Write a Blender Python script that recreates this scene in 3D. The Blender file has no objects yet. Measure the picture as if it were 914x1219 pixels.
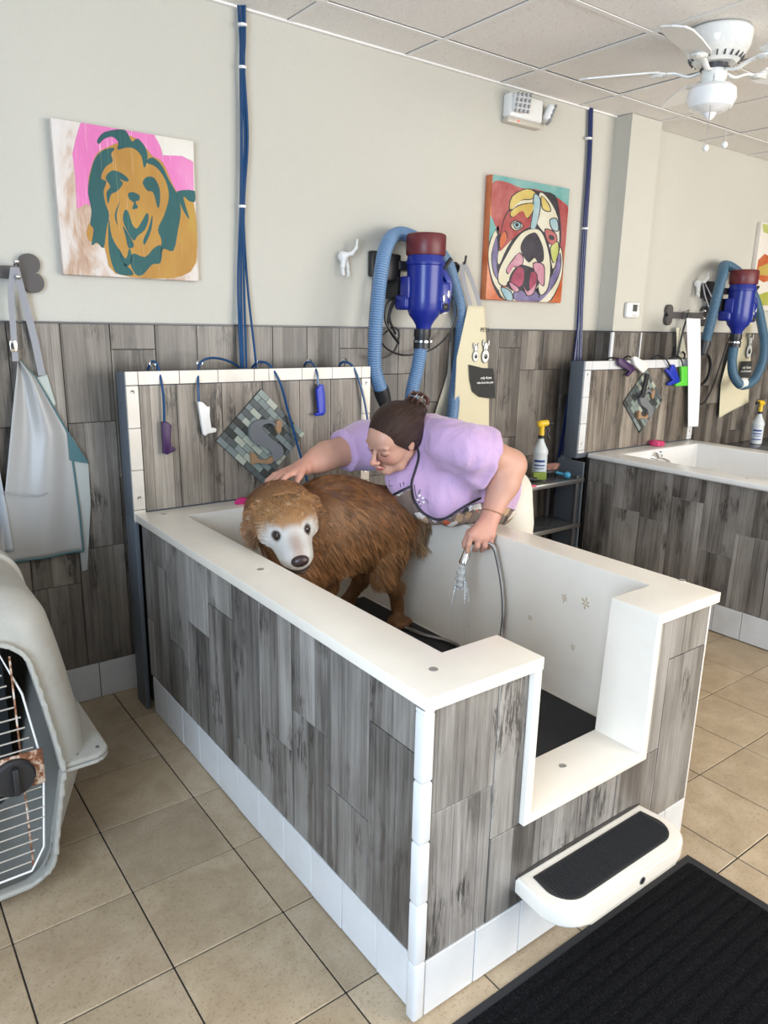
import bpy, bmesh, math, random
import numpy as np
from mathutils import Vector, Matrix, Euler, noise
from mathutils.bvhtree import BVHTree
from mathutils.kdtree import KDTree
random.seed(7); RNG = np.random.default_rng(7)
PI = math.pi; S = bpy.context.scene; COL = S.collection
V = Vector

# ---------------------------------------------------------------- camera, light, exposure
FOC, YAW, PITCH, ROLL = 876.814, 0.644573, 0.250020, 0.019856
CAM = V((0.0, -2.96265, 1.54562))
_f = V((math.sin(YAW)*math.cos(PITCH), math.cos(YAW)*math.cos(PITCH), -math.sin(PITCH)))
_r = _f.cross(V((0, 0, 1))).normalized(); _u = _r.cross(_f)
R_ = _r*math.cos(ROLL) + _u*math.sin(ROLL); U_ = _u*math.cos(ROLL) - _r*math.sin(ROLL)
cd = bpy.data.cameras.new('camera'); cam = bpy.data.objects.new('camera', cd); COL.objects.link(cam)
M = Matrix((R_, U_, -_f)).transposed().to_4x4(); M.translation = CAM
cam.matrix_world = M
cd.sensor_fit = 'VERTICAL'; cd.sensor_height = 36.0; cd.lens = FOC/1219*36.0
cd.clip_start = .02; cd.clip_end = 100
S.camera = cam
S.view_settings.view_transform = 'Standard'; S.view_settings.look = 'None'
S.view_settings.gamma = 1.0; S.view_settings.use_curve_mapping = False
S.view_settings.exposure = -0.56

w = bpy.data.worlds.new('daylight'); S.world = w; w.use_nodes = True
w.node_tree.nodes['Background'].inputs[0].default_value = (.92, .96, 1.0, 1)
w.node_tree.nodes['Background'].inputs[1].default_value = 0.17

def area(name, loc, target, sx, sy, power, color):
    l = bpy.data.lights.new(name, 'AREA'); l.shape = 'RECTANGLE'; l.size = sx; l.size_y = sy
    l.energy = power; l.color = color
    o = bpy.data.objects.new(name, l); COL.objects.link(o); o.location = loc
    o.rotation_euler = (V(target)-V(loc)).to_track_quat('-Z', 'Y').to_euler()
    return o
area('storefront_window_daylight', (5.0, -5.8, 1.55), (4.7, 0, 1.5), 5.5, 2.3, 470, (1.0, .972, .925))
area('side_window_daylight', (-1.6, -3.5, 1.5), (3.0, -3.1, 1.4), 1.9, 1.9, 270, (.64, .80, 1.0))
area('ceiling_panel_light', (2.4, -3.8, 2.69), (2.4, -3.8, 0), 1.2, .6, 50, (1.0, .96, .88))

def D(px, py, d):                       # a point seen at a pixel, d metres deep in front of the camera
    return CAM + (_f + R_*((px-457)/FOC) - U_*((py-609.5)/FOC))*d
def AT(px, py, ax, val):                # a point seen at a pixel, on an axis-aligned plane
    r = _f + R_*((px-457)/FOC) - U_*((py-609.5)/FOC)
    return CAM + r*((val-CAM[ax])/r[ax])

# ---------------------------------------------------------------- materials
def mat(name, col=(.8, .8, .8), rough=.5, metal=0.0, spec=.5, coat=0.0, sheen=0.0, trans=0.0, emit=None, sss=0.0):
    m = bpy.data.materials.new(name); m.use_nodes = True
    b = m.node_tree.nodes['Principled BSDF']
    b.inputs['Base Color'].default_value = (*col, 1); b.inputs['Roughness'].default_value = rough
    b.inputs['Metallic'].default_value = metal; b.inputs['Specular IOR Level'].default_value = spec
    b.inputs['Coat Weight'].default_value = coat; b.inputs['Sheen Weight'].default_value = sheen
    b.inputs['Transmission Weight'].default_value = trans
    if sss: 
        b.inputs['Subsurface Weight'].default_value = sss; b.inputs['Subsurface Scale'].default_value = .01
        b.inputs['Subsurface Radius'].default_value = (1, .35, .2)
    if emit: b.inputs['Emission Color'].default_value = (*emit[0], 1); b.inputs['Emission Strength'].default_value = emit[1]
    return m
class N:                                # small node-graph helper
    def __init__(s, m): s.t = m.node_tree; s.b = s.t.nodes['Principled BSDF']
    def n(s, typ, **kw):
        x = s.t.nodes.new(typ)
        for k, v in kw.items():
            if k.startswith('_'): setattr(x, k[1:], v)
            else: x.inputs[k.replace('__', ' ')].default_value = v
        return x
    def l(s, a, b): s.t.links.new(a, b); return b
    def math(s, op, a, b=None, c=None):
        x = s.t.nodes.new('ShaderNodeMath'); x.operation = op
        for i, v in enumerate((a, b, c)):
            if v is None: continue
            if isinstance(v, (int, float)): x.inputs[i].default_value = v
            else: s.l(v, x.inputs[i])
        return x.outputs[0]
    def coord(s, kind='Object', scale=(1, 1, 1), rand=False):
        tc = s.t.nodes.new('ShaderNodeTexCoord').outputs[kind]
        if rand:
            oi = s.t.nodes.new('ShaderNodeObjectInfo'); cb = s.t.nodes.new('ShaderNodeCombineXYZ')
            for i, k in enumerate((37.1, 61.7, 23.9)): s.l(s.math('MULTIPLY', oi.outputs['Random'], k), cb.inputs[i])
            va = s.t.nodes.new('ShaderNodeVectorMath'); s.l(tc, va.inputs[0]); s.l(cb.outputs[0], va.inputs[1]); tc = va.outputs[0]
        mp = s.n('ShaderNodeMapping', Scale=scale); s.l(tc, mp.inputs['Vector']); return mp.outputs[0]
    def noise(s, vec, scale=5, detail=4, rough=.5, dist=0):
        x = s.n('ShaderNodeTexNoise', Scale=scale, Detail=detail, Roughness=rough, Distortion=dist); s.l(vec, x.inputs['Vector']); return x.outputs['Fac']
    def ramp(s, fac, stops):
        x = s.t.nodes.new('ShaderNodeValToRGB'); e = x.color_ramp.elements
        while len(e) < len(stops): e.new(.5)
        for i, (p, c) in enumerate(stops): e[i].position = p; e[i].color = (*c, 1) if len(c) == 3 else c
        s.l(fac, x.inputs[0]); return x.outputs[0]
    def mix(s, fac, a, b, mode='MIX'):
        x = s.t.nodes.new('ShaderNodeMix'); x.data_type = 'RGBA'; x.blend_type = mode
        for i, v in ((0, fac), (6, a), (7, b)):
            if isinstance(v, (int, float)): x.inputs[i].default_value = v
            elif isinstance(v, tuple): x.inputs[i].default_value = (*v, 1)
            else: s.l(v, x.inputs[i])
        return x.outputs[2]
    def color(s, c): s.l(c, s.b.inputs['Base Color'])
    def rough(s, c): s.l(c, s.b.inputs['Roughness'])
    def bump(s, h, strength=.3, dist=.002):
        x = s.n('ShaderNodeBump', Strength=strength, Distance=dist); s.l(h, x.inputs['Height']); s.l(x.outputs[0], s.b.inputs['Normal'])

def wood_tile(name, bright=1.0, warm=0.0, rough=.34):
    m = mat(name, rough=rough, spec=.5); g = N(m)
    o = g.coord('Object', rand=True)
    sx = g.t.nodes.new('ShaderNodeSeparateXYZ'); g.l(o, sx.inputs[0])
    strip = g.math('FLOOR', g.math('MULTIPLY', sx.outputs[0], 13.0))
    wn = g.t.nodes.new('ShaderNodeTexWhiteNoise'); wn.noise_dimensions = '1D'; g.l(strip, wn.inputs['W'])
    fr = g.math('FRACT', g.math('MULTIPLY', sx.outputs[0], 13.0))
    seam = g.math('LESS_THAN', g.math('ABSOLUTE', g.math('SUBTRACT', fr, .5)), .485)
    def mp(sc):
        q = g.n('ShaderNodeMapping', Scale=sc); g.l(o, q.inputs['Vector']); return q.outputs[0]
    fine = g.noise(mp((120, 120, 3.4)), 1, 7, .80)
    broad = g.noise(mp((16, 16, 1.1)), 1, 4, .6, .5)
    blotch = g.noise(mp((5, 5, 3)), 1, 3)
    v = g.math('ADD', g.math('MULTIPLY', fine, .50), g.math('MULTIPLY', broad, .44))
    v = g.math('ADD', v, g.math('MULTIPLY', g.math('SUBTRACT', wn.outputs['Value'], .5), .17))
    v = g.math('ADD', v, g.math('MULTIPLY', g.math('SUBTRACT', blotch, .5), .30)); v = g.math('ADD', v, .055)
    k = bright
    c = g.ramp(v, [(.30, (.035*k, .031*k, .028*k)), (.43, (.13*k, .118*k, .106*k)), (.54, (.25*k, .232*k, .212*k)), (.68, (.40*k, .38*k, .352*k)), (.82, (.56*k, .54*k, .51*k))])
    oi = g.t.nodes.new('ShaderNodeObjectInfo')
    tone = g.ramp(oi.outputs['Random'], [(0, (.74, .73, .72)), (.5, (.95, .94, .92)), (1, (1.12, 1.12, 1.12))])
    c = g.mix(1.0, c, tone, 'MULTIPLY')
    # charred, flaking marks
    patch = g.ramp(g.noise(mp((9, 9, 4)), 1, 3, .5), [(.555, (0, 0, 0)), (.64, (1, 1, 1))])
    scr = g.ramp(g.noise(mp((130, 130, 14)), 1, 4, .8, .6), [(.46, (1, 1, 1)), (.54, (0, 0, 0))])
    pm = g.mix(1.0, patch, scr, 'MULTIPLY')
    c = g.mix(g.math('MULTIPLY', pm, .8), c, (.02, .018, .016))
    c = g.mix(g.math('MULTIPLY', g.math('SUBTRACT', 1.0, seam), .55), c, (.03, .027, .024))
    if warm: c = g.mix(1.0, c, (1.0, 1-.06*warm, 1-.13*warm), 'MULTIPLY')
    g.color(c); g.bump(v, .4, .002)
    return m
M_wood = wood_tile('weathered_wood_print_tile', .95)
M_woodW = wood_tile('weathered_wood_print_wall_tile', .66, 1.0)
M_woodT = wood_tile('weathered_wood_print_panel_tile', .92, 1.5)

def plaster():
    m = mat('painted_plaster', (.60, .59, .535), .75, spec=.3); g = N(m); o = g.coord('Object')
    n1 = g.noise(o, 75, 3, .6)
    g.bump(n1, .55, .004)
    c = g.ramp(g.noise(o, .8, 2), [(.3, (.525, .505, .442)), (.7, (.565, .545, .480))]); g.color(c)
    return m
M_wall = plaster()
def floor_tile():
    m = mat('beige_ceramic_floor_tile', rough=.38, spec=.45); g = N(m); o = g.coord('Object', rand=True)
    n = g.noise(o, 7, 6, .65, .4)
    c = g.ramp(n, [(.25, (.325, .243, .155)), (.5, (.415, .320, .212)), (.75, (.50, .400, .285))])
    spk = g.ramp(g.noise(o, 150, 2, .7), [(.32, (.72, .7, .66)), (.44, (1, 1, 1))])
    c = g.mix(1.0, c, spk, 'MULTIPLY')
    oi = g.t.nodes.new('ShaderNodeObjectInfo')
    c = g.mix(1.0, c, g.ramp(oi.outputs['Random'], [(0, (.92, .92, .92)), (1, (1.06, 1.05, 1.03))]), 'MULTIPLY')
    g.color(c); g.rough(g.ramp(n, [(.3, (.32,)*3), (.8, (.5,)*3)])); g.bump(n, .12, .002)
    return m
M_floor = floor_tile()
M_grout = mat('dark_grout', (.035, .03, .027), .9)
def white_tile():
    m = mat('white_glazed_tile', rough=.22, spec=.5); g = N(m); o = g.coord('Object', rand=True)
    g.color(g.ramp(g.noise(o, 9, 4), [(.3, (.62, .62, .615)), (.6, (.68, .68, .675))])); g.bump(g.noise(o, 6, 2), .05, .002); return m
M_wtile = white_tile()
def cream_tile():
    m = mat('cream_glazed_tile', rough=.25, spec=.5); g = N(m); o = g.coord('Object', rand=True)
    g.color(g.ramp(g.noise(o, 9, 4), [(.3, (.64, .57, .48)), (.6, (.72, .65, .56))])); return m
M_ctile = cream_tile()
def ceiling_tile():
    m = mat('mineral_fibre_ceiling_tile', rough=.95, spec=.1); g = N(m); o = g.coord('Object', rand=True)
    holes = g.ramp(g.noise(o, 120, 3, .8), [(.30, (0, 0, 0)), (.40, (1, 1, 1))])
    c = g.mix(holes, (.36, .32, .29), (.84, .81, .77)); g.color(c); g.bump(g.noise(o, 90, 4, .7), .6, .004); return m
M_ceil = ceiling_tile()
M_tbar = mat('white_painted_grid_metal', (.82, .80, .77), .5)
def tubmat(name, base, dirt):
    m = mat(name, rough=.24, spec=.5); g = N(m); o = g.coord('Object')
    n = g.noise(o, 3.2, 5, .6)
    c = g.ramp(n, [(.35, base), (.62, tuple(x*.93 for x in base))])
    g.color(c); g.bump(g.noise(o, 260, 2, .5), .25, .0008)
    return m
M_tub = tubmat('cream_moulded_acrylic', (.80, .742, .650), .0)
M_tub2 = tubmat('white_moulded_acrylic', (.80, .79, .765), .0)
M_white = mat('white_plastic', (.80, .80, .78), .35)
M_whitegl = mat('white_enamel', (.82, .83, .80), .12, coat=.4)
M_steel = mat('brushed_steel', (.55, .54, .52), .3, 1.0)
M_chrome = mat('chrome', (.75, .75, .75), .12, 1.0)
M_dkmetal = mat('dark_metal', (.10, .10, .11), .45, .6)
M_grey = mat('blue_grey_painted_board', (.105, .125, .15), .5)
M_black = mat('black_plastic', (.018, .018, .02), .4)
M_rubber = mat('black_rubber', (.016, .016, .018), .8)
M_rust = None
def rusty():
    m = mat('rusted_painted_metal', rough=.75); g = N(m); o = g.coord('Object')
    c = g.ramp(g.noise(o, 28, 6, .7), [(.38, (.05, .018, .008)), (.5, (.22, .08, .03)), (.56, (.50, .36, .26)), (.66, (.62, .58, .54))]); g.color(c)
    g.bump(g.noise(o, 40, 4), .6, .003); return m
M_rust = rusty()

# ---------------------------------------------------------------- building helpers
def link(o): COL.objects.link(o); return o
def empty(name, loc, label=None, cat=None, group=None, rotz=0):
    o = bpy.data.objects.new(name, None); link(o); o.location = loc; o.rotation_euler = (0, 0, rotz); o.empty_display_size = .05
    tag(o, label, cat, group); return o
def tag(o, label=None, cat=None, group=None, kind=None):
    for k, v in (('label', label), ('category', cat), ('group', group), ('kind', kind)):
        if v: o[k] = v
    return o
def wloc(o):
    p = V((0, 0, 0))
    while o is not None: p = p + o.location; o = o.parent
    return p
def put(name, bm, m, parent=None, smooth=30, label=None, kind=None, origin=None):
    """link a mesh whose vertices are in world coordinates as ONE object (child of parent, or top-level with its origin at `origin`)"""
    if isinstance(bm, bmesh.types.BMesh):
        me = bpy.data.meshes.new(name); bmesh.ops.recalc_face_normals(bm, faces=bm.faces[:]) if getattr(bm, 'faces', None) and smooth is not None and smooth >= 0 else None
        bm.to_mesh(me); bm.free()
    else: me = bm
    o = bpy.data.objects.new(name, me); link(o)
    off = wloc(parent) if parent is not None else V(origin or (0, 0, 0))
    if off.length > 0: me.transform(Matrix.Translation(-off))
    if parent is not None: o.parent = parent
    else: o.location = off
    for x in (m if isinstance(m, (list, tuple)) else [m]): me.materials.append(x)
    if smooth:
        a = abs(smooth)
        me.shade_smooth()
        if a < 179: me.set_sharp_from_angle(angle=math.radians(a))
    if label: o['label'] = label
    if kind: o['kind'] = kind
    return o
def inst(name, me, parent, loc, rotz=0, rot=None):
    o = bpy.data.objects.new(name, me); link(o); o.parent = parent
    o.location = V(loc) - (wloc(parent) if parent is not None else V((0, 0, 0)))
    o.rotation_euler = rot or (0, 0, rotz); return o
def copy_tree(o, parent=None):
    c = o.copy(); COL.objects.link(c)
    if parent is not None: c.parent = parent
    for ch in [x for x in COL.objects if x.parent == o]: copy_tree(ch, c)
    return c
def children_index():
    d = {}
    for x in COL.objects: d.setdefault(x.parent, []).append(x)
    return d
def B(): return bmesh.new()
def box(bm, lo, hi, bev=0, seg=2):
    lo, hi = V(lo), V(hi); b2 = B() if bev else bm
    r = bmesh.ops.create_cube(b2, size=1.0)
    for v in r['verts']: v.co = V((lo[i]+(hi[i]-lo[i])*(v.co[i]+.5) for i in range(3)))
    if bev:
        bmesh.ops.bevel(b2, geom=b2.edges[:], offset=bev, segments=seg, affect='EDGES', profile=.5)
        merge(bm, b2)
    return bm
def merge(bm, b2, mtx=None):
    if mtx is not None: bmesh.ops.transform(b2, matrix=mtx, verts=b2.verts[:])
    vs = {v: bm.verts.new(v.co) for v in b2.verts}
    for f in b2.faces:
        try: nf = bm.faces.new([vs[v] for v in f.verts]); nf.material_index = f.material_index; nf.smooth = f.smooth
        except ValueError: pass
    b2.free(); return bm
def frame_from(d):
    d = V(d).normalized(); a = V((0, 0, 1)) if abs(d.z) < .9 else V((1, 0, 0))
    x = a.cross(d).normalized(); y = d.cross(x); return x, y, d
def cyl(bm, a, b, ra, rb=None, seg=12, caps=True):
    return tube(bm, [V(a), V(b)], [ra, ra if rb is None else rb], seg, caps)
def tube(bm, pts, rad, seg=8, caps=True, ry=None):
    pts = [V(p) for p in pts]; n = len(pts)
    if isinstance(rad, (int, float)): rad = [rad]*n
    rings = []; px = None
    for i, p in enumerate(pts):
        t = (pts[min(i+1, n-1)]-pts[max(i-1, 0)])
        if t.length < 1e-9: t = V((0, 0, 1))
        t.normalize()
        if px is None: px, _, _ = frame_from(t)
        px = (px - t*px.dot(t));
        if px.length < 1e-6: px, _, _ = frame_from(t)
        px.normalize(); py = t.cross(px)
        rings.append([bm.verts.new(p + px*math.cos(2*PI*k/seg)*rad[i] + py*math.sin(2*PI*k/seg)*(ry[i] if ry else rad[i])) for k in range(seg)])
    for i in range(n-1):
        for k in range(seg):
            bm.faces.new((rings[i][k], rings[i][(k+1) % seg], rings[i+1][(k+1) % seg], rings[i+1][k]))
    if caps: bm.faces.new(rings[0][::-1]); bm.faces.new(rings[-1])
    return bm
def spline(pts, n=8):
    P = [V(p) for p in pts]; P = [P[0]*2-P[1]] + P + [P[-1]*2-P[-2]]; out = []
    for i in range(1, len(P)-2):
        for k in range(n):
            t = k/n; a, b, c, d = P[i-1:i+3]
            out.append(.5*((2*b)+(c-a)*t+(2*a-5*b+4*c-d)*t*t+(3*b-a-3*c+d)*t**3))
    out.append(P[-2]); return out
def lathe(bm, base, axis, prof, seg=32, caps=True):
    """prof: (distance along axis, radius)"""
    x, y, d = frame_from(axis); base = V(base); rings = []
    for h, r in prof:
        rings.append([bm.verts.new(base + d*h + x*math.cos(2*PI*k/seg)*max(r, 1e-4) + y*math.sin(2*PI*k/seg)*max(r, 1e-4)) for k in range(seg)])
    for i in range(len(rings)-1):
        for k in range(seg): bm.faces.new((rings[i][k], rings[i][(k+1) % seg], rings[i+1][(k+1) % seg], rings[i+1][k]))
    if caps: bm.faces.new(rings[0][::-1]); bm.faces.new(rings[-1])
    return bm
def prism(bm, pts, ext):
    """closed polygon (world points) extruded by vector ext"""
    ext = V(ext); a = [bm.verts.new(V(p)) for p in pts]; b = [bm.verts.new(V(p)+ext) for p in pts]; n = len(a)
    bm.faces.new(a); bm.faces.new(b[::-1])
    for i in range(n): bm.faces.new((a[i], b[i], b[(i+1) % n], a[(i+1) % n]))
    return bm
def ball(bm, c, r, seg=12, mtx=None):
    b2 = B(); bmesh.ops.create_uvsphere(b2, u_segments=seg, v_segments=max(6, seg*2//3), radius=1.0)
    r = (r, r, r) if isinstance(r, (int, float)) else r
    m = Matrix.Translation(V(c)) @ (mtx.to_4x4() if mtx is not None else Matrix.Identity(4)) @ Matrix.Diagonal((*r, 1))
    return merge(bm, b2, m)
def evaluated(o):
    dg = bpy.context.evaluated_depsgraph_get(); return bpy.data.meshes.new_from_object(o.evaluated_get(dg))

# ---------------------------------------------------------------- smooth implicit surfaces (bodies)
class Field:
    def __init__(s, lo, hi, h):
        s.lo = np.array(lo, dtype=np.float32); s.h = h
        s.n = [int(math.ceil((hi[i]-lo[i])/h))+1 for i in range(3)]
        s.ax = [s.lo[i]+np.arange(s.n[i], dtype=np.float32)*h for i in range(3)]
        s.F = np.full(s.n, .3, dtype=np.float32)
    def win(s, lo, hi):
        sl = []
        for i in range(3):
            a = max(0, int((lo[i]-s.lo[i])/s.h)); b = min(s.n[i], int((hi[i]-s.lo[i])/s.h)+2)
            if b <= a: return None
            sl.append(slice(a, b))
        return tuple(sl)
    def pts(s, sl): return (s.ax[0][sl[0]][:, None, None], s.ax[1][sl[1]][None, :, None], s.ax[2][sl[2]][None, None, :])
    def apply(s, sl, d, k, op):
        A = s.F[sl]
        if op == 's': A = -A
        hh = np.maximum(k-np.abs(A-d), 0)/max(k, 1e-6)
        r = np.minimum(A, d) - hh*hh*k*.25
        s.F[sl] = -r if op == 's' else r
    def cone(s, a, b, ra, rb, k=.02, op='u'):
        a, b = np.array(a, dtype=np.float32), np.array(b, dtype=np.float32); R = max(ra, rb)+k+.03
        sl = s.win(np.minimum(a, b)-R, np.maximum(a, b)+R)
        if sl is None: return s
        X, Y, Z = s.pts(sl); ab = b-a; L = float(ab@ab)+1e-12
        t = np.clip(((X-a[0])*ab[0]+(Y-a[1])*ab[1]+(Z-a[2])*ab[2])/L, 0, 1)
        d = np.sqrt((X-a[0]-t*ab[0])**2+(Y-a[1]-t*ab[1])**2+(Z-a[2]-t*ab[2])**2)-(ra+(rb-ra)*t)
        s.apply(sl, d, k, op); return s
    def chain(s, pts, rad, k=.02, op='u'):
        for i in range(len(pts)-1): s.cone(pts[i], pts[i+1], rad[i], rad[i+1], k, op)
        return s
    def ell(s, c, r, axes=None, k=.02, op='u'):
        c = np.array(c, dtype=np.float32); R = max(r)+k+.03
        sl = s.win(c-R, c+R)
        if sl is None: return s
        X, Y, Z = s.pts(sl); A = axes if axes is not None else ((1, 0, 0), (0, 1, 0), (0, 0, 1))
        q = [(X-c[0])*A[i][0]+(Y-c[1])*A[i][1]+(Z-c[2])*A[i][2] for i in range(3)]
        k0 = np.sqrt(sum((q[i]/r[i])**2 for i in range(3)))+1e-9; k1 = np.sqrt(sum((q[i]/r[i]**2)**2 for i in range(3)))+1e-9
        s.apply(sl, k0*(k0-1)/k1, k, op); return s
    def plane_cut(s, p, n, k=.0):        # keep the side the normal points away from
        n = V(n).normalized(); X, Y, Z = s.pts((slice(None),)*3)
        d = (X-p[0])*n[0]+(Y-p[1])*n[1]+(Z-p[2])*n[2]
        s.F = np.maximum(s.F, d); return s
    def fn(s, f, lo, hi, k=.0, op='u'):
        sl = s.win(lo, hi)
        if sl is None: return s
        s.apply(sl, np.broadcast_to(f(*s.pts(sl)), s.F[sl].shape).astype(np.float32), max(k, 1e-5), op); return s
    def mesh(s, name):
        F = s.F; ins = F < 0; c = ins.astype(np.int8)
        t = c[:-1]+c[1:]; t = t[:, :-1]+t[:, 1:]; t = t[:, :, :-1]+t[:, :, 1:]
        I = np.argwhere((t > 0) & (t < 8)); n = len(I)
        idx = np.full(t.shape, -1, dtype=np.int32); idx[I[:, 0], I[:, 1], I[:, 2]] = np.arange(n)
        acc = np.zeros((n, 3)); cnt = np.zeros(n)
        cr = [(i, j, k) for i in (0, 1) for j in (0, 1) for k in (0, 1)]
        for a in cr:
            for ax in range(3):
                if a[ax]: continue
                b = list(a); b[ax] = 1
                fa = F[I[:, 0]+a[0], I[:, 1]+a[1], I[:, 2]+a[2]]; fb = F[I[:, 0]+b[0], I[:, 1]+b[1], I[:, 2]+b[2]]
                m = (fa < 0) != (fb < 0); tt = np.where(m, fa/np.where(m, fa-fb, 1), 0)
                p = np.tile(np.array(a, float), (n, 1)); p[:, ax] = tt
                acc[m] += p[m]; cnt[m] += 1
        co = (I + acc/cnt[:, None])*s.h + s.lo
        quads = []
        for ax in range(3):
            o1, o2 = (ax+1) % 3, (ax+2) % 3
            a = [slice(None)]*3; b = [slice(None)]*3; a[ax] = slice(0, -1); b[ax] = slice(1, None)
            A_, B_ = ins[tuple(a)], ins[tuple(b)]; E = np.argwhere(A_ != B_)
            E = E[(E[:, o1] > 0) & (E[:, o2] > 0) & (E[:, o1] < s.n[o1]-1) & (E[:, o2] < s.n[o2]-1)]
            fl = A_[E[:, 0], E[:, 1], E[:, 2]]
            def g(d1, d2):
                e = E.copy(); e[:, o1] -= d1; e[:, o2] -= d2; return idx[e[:, 0], e[:, 1], e[:, 2]]
            q = np.stack([g(1, 1), g(0, 1), g(0, 0), g(1, 0)], 1); q[~fl] = q[~fl][:, ::-1]; quads.append(q)
        q = np.concatenate(quads); q = q[(q >= 0).all(1)]
        return arr_mesh(name, co, q)
def arr_mesh(name, co, q):
    me = bpy.data.meshes.new(name); me.vertices.add(len(co)); me.vertices.foreach_set('co', np.asarray(co, dtype=np.float32).ravel())
    me.loops.add(q.size); me.loops.foreach_set('vertex_index', q.astype(np.int32).ravel())
    me.polygons.add(len(q)); me.polygons.foreach_set('loop_start', np.arange(0, q.size, q.shape[1], dtype=np.int32))
    me.update(calc_edges=True); me.validate(); return me
def vcol(me, fn, name='Col'):
    n = len(me.vertices); co = np.empty(n*3, dtype=np.float32); me.vertices.foreach_get('co', co); co = co.reshape(-1, 3)
    a = me.color_attributes.new(name, 'FLOAT_COLOR', 'POINT'); c = np.ones((n, 4), dtype=np.float32); c[:, :3] = fn(co)
    a.data.foreach_set('color', c.ravel())
def vmat(name, rough=.6, spec=.4, sss=0, sheen=0, bump=None, **k):
    m = mat(name, rough=rough, spec=spec, sss=sss, sheen=sheen, **k); g = N(m)
    a = g.t.nodes.new('ShaderNodeAttribute'); a.attribute_name = 'Col'; g.color(a.outputs['Color'])
    if bump: g.bump(g.noise(g.coord('Object'), bump[0], 4, .6), bump[1], bump[2])
    return m
# ================================================================ THE ROOM
CE, WN = 2.72, 1.525
TILE = .305
floor = put('floor', box(B(), (-3.5, -7.0, -.06), (7.5, .12, -.004)), M_grout, kind='structure', smooth=0)
ftm = bpy.data.meshes.new('floor_tile'); fb = box(B(), (-TILE/2+.0022, -TILE/2+.0022, -.02), (TILE/2-.0022, TILE/2-.0022, 0), .0015, 1)
fb.to_mesh(ftm); fb.free(); ftm.materials.append(M_floor)
nt = 0
for j in range(-3, 7):
    for i in range(-4, 17):
        x, y = .493+(i+.5)*TILE-TILE, -1.788+(j-.5)*TILE
        if y > .0: continue
        inst('tile', ftm, floor, (x, y, random.uniform(-.0006, .0006))); nt += 1
def far_floor():
    m = mat('far_floor_tiles', rough=.4); g = N(m); o = g.coord('Object')
    mp = g.n('ShaderNodeMapping', Location=(-.493/TILE, 1.788/TILE, 0), Scale=(1/TILE,)*3); g.l(g.t.nodes.new('ShaderNodeTexCoord').outputs['Object'], mp.inputs[0])
    bt = g.n('ShaderNodeTexBrick', Scale=1.0, Color1=(.45, .36, .26, 1), Color2=(.41, .33, .24, 1), Mortar=(.035, .03, .027, 1))
    bt.offset = 0; bt.inputs['Mortar Size'].default_value = .007; bt.inputs['Brick Width'].default_value = 1; bt.inputs['Row Height'].default_value = 1
    g.l(mp.outputs[0], bt.inputs['Vector']); g.color(bt.outputs[0]); return m
# the floor beyond the tiles laid one by one
fm = B()
y0t = -1.788-3.5*TILE-TILE/2; x0t = .493-4.5*TILE-TILE*.5
box(fm, (-3.5, -7.0, -.01), (7.5, -1.788-3*TILE-TILE, -.0005)); box(fm, (.493+17*TILE-TILE, -1.788-3*TILE-TILE, -.01), (7.5, .0, -.0005)); box(fm, (-3.5, -1.788-3*TILE-TILE, -.01), (.493-5*TILE, 0, -.0005))
put('far_tiles', fm, far_floor(), floor, smooth=0, kind='stuff')

wall = put('wall_back', box(B(), (-3.5, 0, 0), (7.5, .12, CE+.02)), M_wall, kind='structure', smooth=0)
# pilaster against the wall
pil = put('wall_pilaster', box(B(), (3.83, -.12, 0), (4.115, .0, CE)), M_wall, kind='structure', smooth=0)
_pm = {}
def plank(parent, face, c, a0, a1, z0, z1, m, name='plank', t=.010, gap=.0026, seat=0.0):
    """one tile of a face: 'F' faces -y at y=c, 'L' faces -x at x=c, 'R' faces +x at x=c (a = x or y along the face)"""
    gap = .0032 if name == 'base_tile' else gap; wd, ht = round(a1-a0-gap, 4), round(z1-z0-min(gap, .0024), 4); key = (wd, ht, t, m.name)
    if key not in _pm:
        me = bpy.data.meshes.new(name); b = box(B(), (-wd/2, -t, -ht/2), (wd/2, 0, ht/2), .0009, 1); b.to_mesh(b and me); b.free(); me.materials.append(m); _pm[key] = me
    mid, zc = (a0+a1)/2, (z0+z1)/2; pr = random.uniform(-.0008, .0008)
    if face == 'F': return inst(name, _pm[key], parent, (mid, c+t+pr, zc), 0)
    if face == 'L': return inst(name, _pm[key], parent, (c+t+pr, mid, zc), -PI/2)
    return inst(name, _pm[key], parent, (c-t+pr, mid, zc), PI/2)
def column(parent, face, c, a0, a1, z0, z1, joint, m, L=.503, gap=.0026):
    zs = [z0]; j = joint
    while j > z0+.03: j -= L
    j += L
    if j-z0 < .03: j += L
    while j < z1-.03: zs.append(j); j += L
    zs.append(z1)
    for p, q in zip(zs[:-1], zs[1:]): plank(parent, face, c, a0, a1, p, q, m, gap=gap)
put('grout_bed', box(box(B(), (-.372, -.0025, .15), (3.83, -.0005, 1.524)), (4.115, -.0025, .15), (6.4, -.0005, 1.524)), M_grout, wall, smooth=0)
put('grout_bed', box(box(B(), (3.832, -.1225, .15), (4.113, -.1205, 1.524)), (3.8275, -.118, .15), (3.8295, -.003, 1.524)), M_grout, pil, smooth=0)
BT = .156                                # top of the white base tiles
def wains(parent, xs, y, js):
    for k in range(len(xs)-1):
        column(parent, 'F', y, xs[k], xs[k+1], BT, WN, js[k % len(js)], M_woodW)
        n = max(1, round((xs[k+1]-xs[k])/.155))
xl = [.89-.18*k for k in range(7, 0, -1)] + [.89+.175*k for k in range(0, 14)] + [3.345, 3.525, 3.705, 3.828]
wains(wall, xl, -.010, [1.155, 1.43, 1.305, 1.305, 1.155, 1.02])
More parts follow.
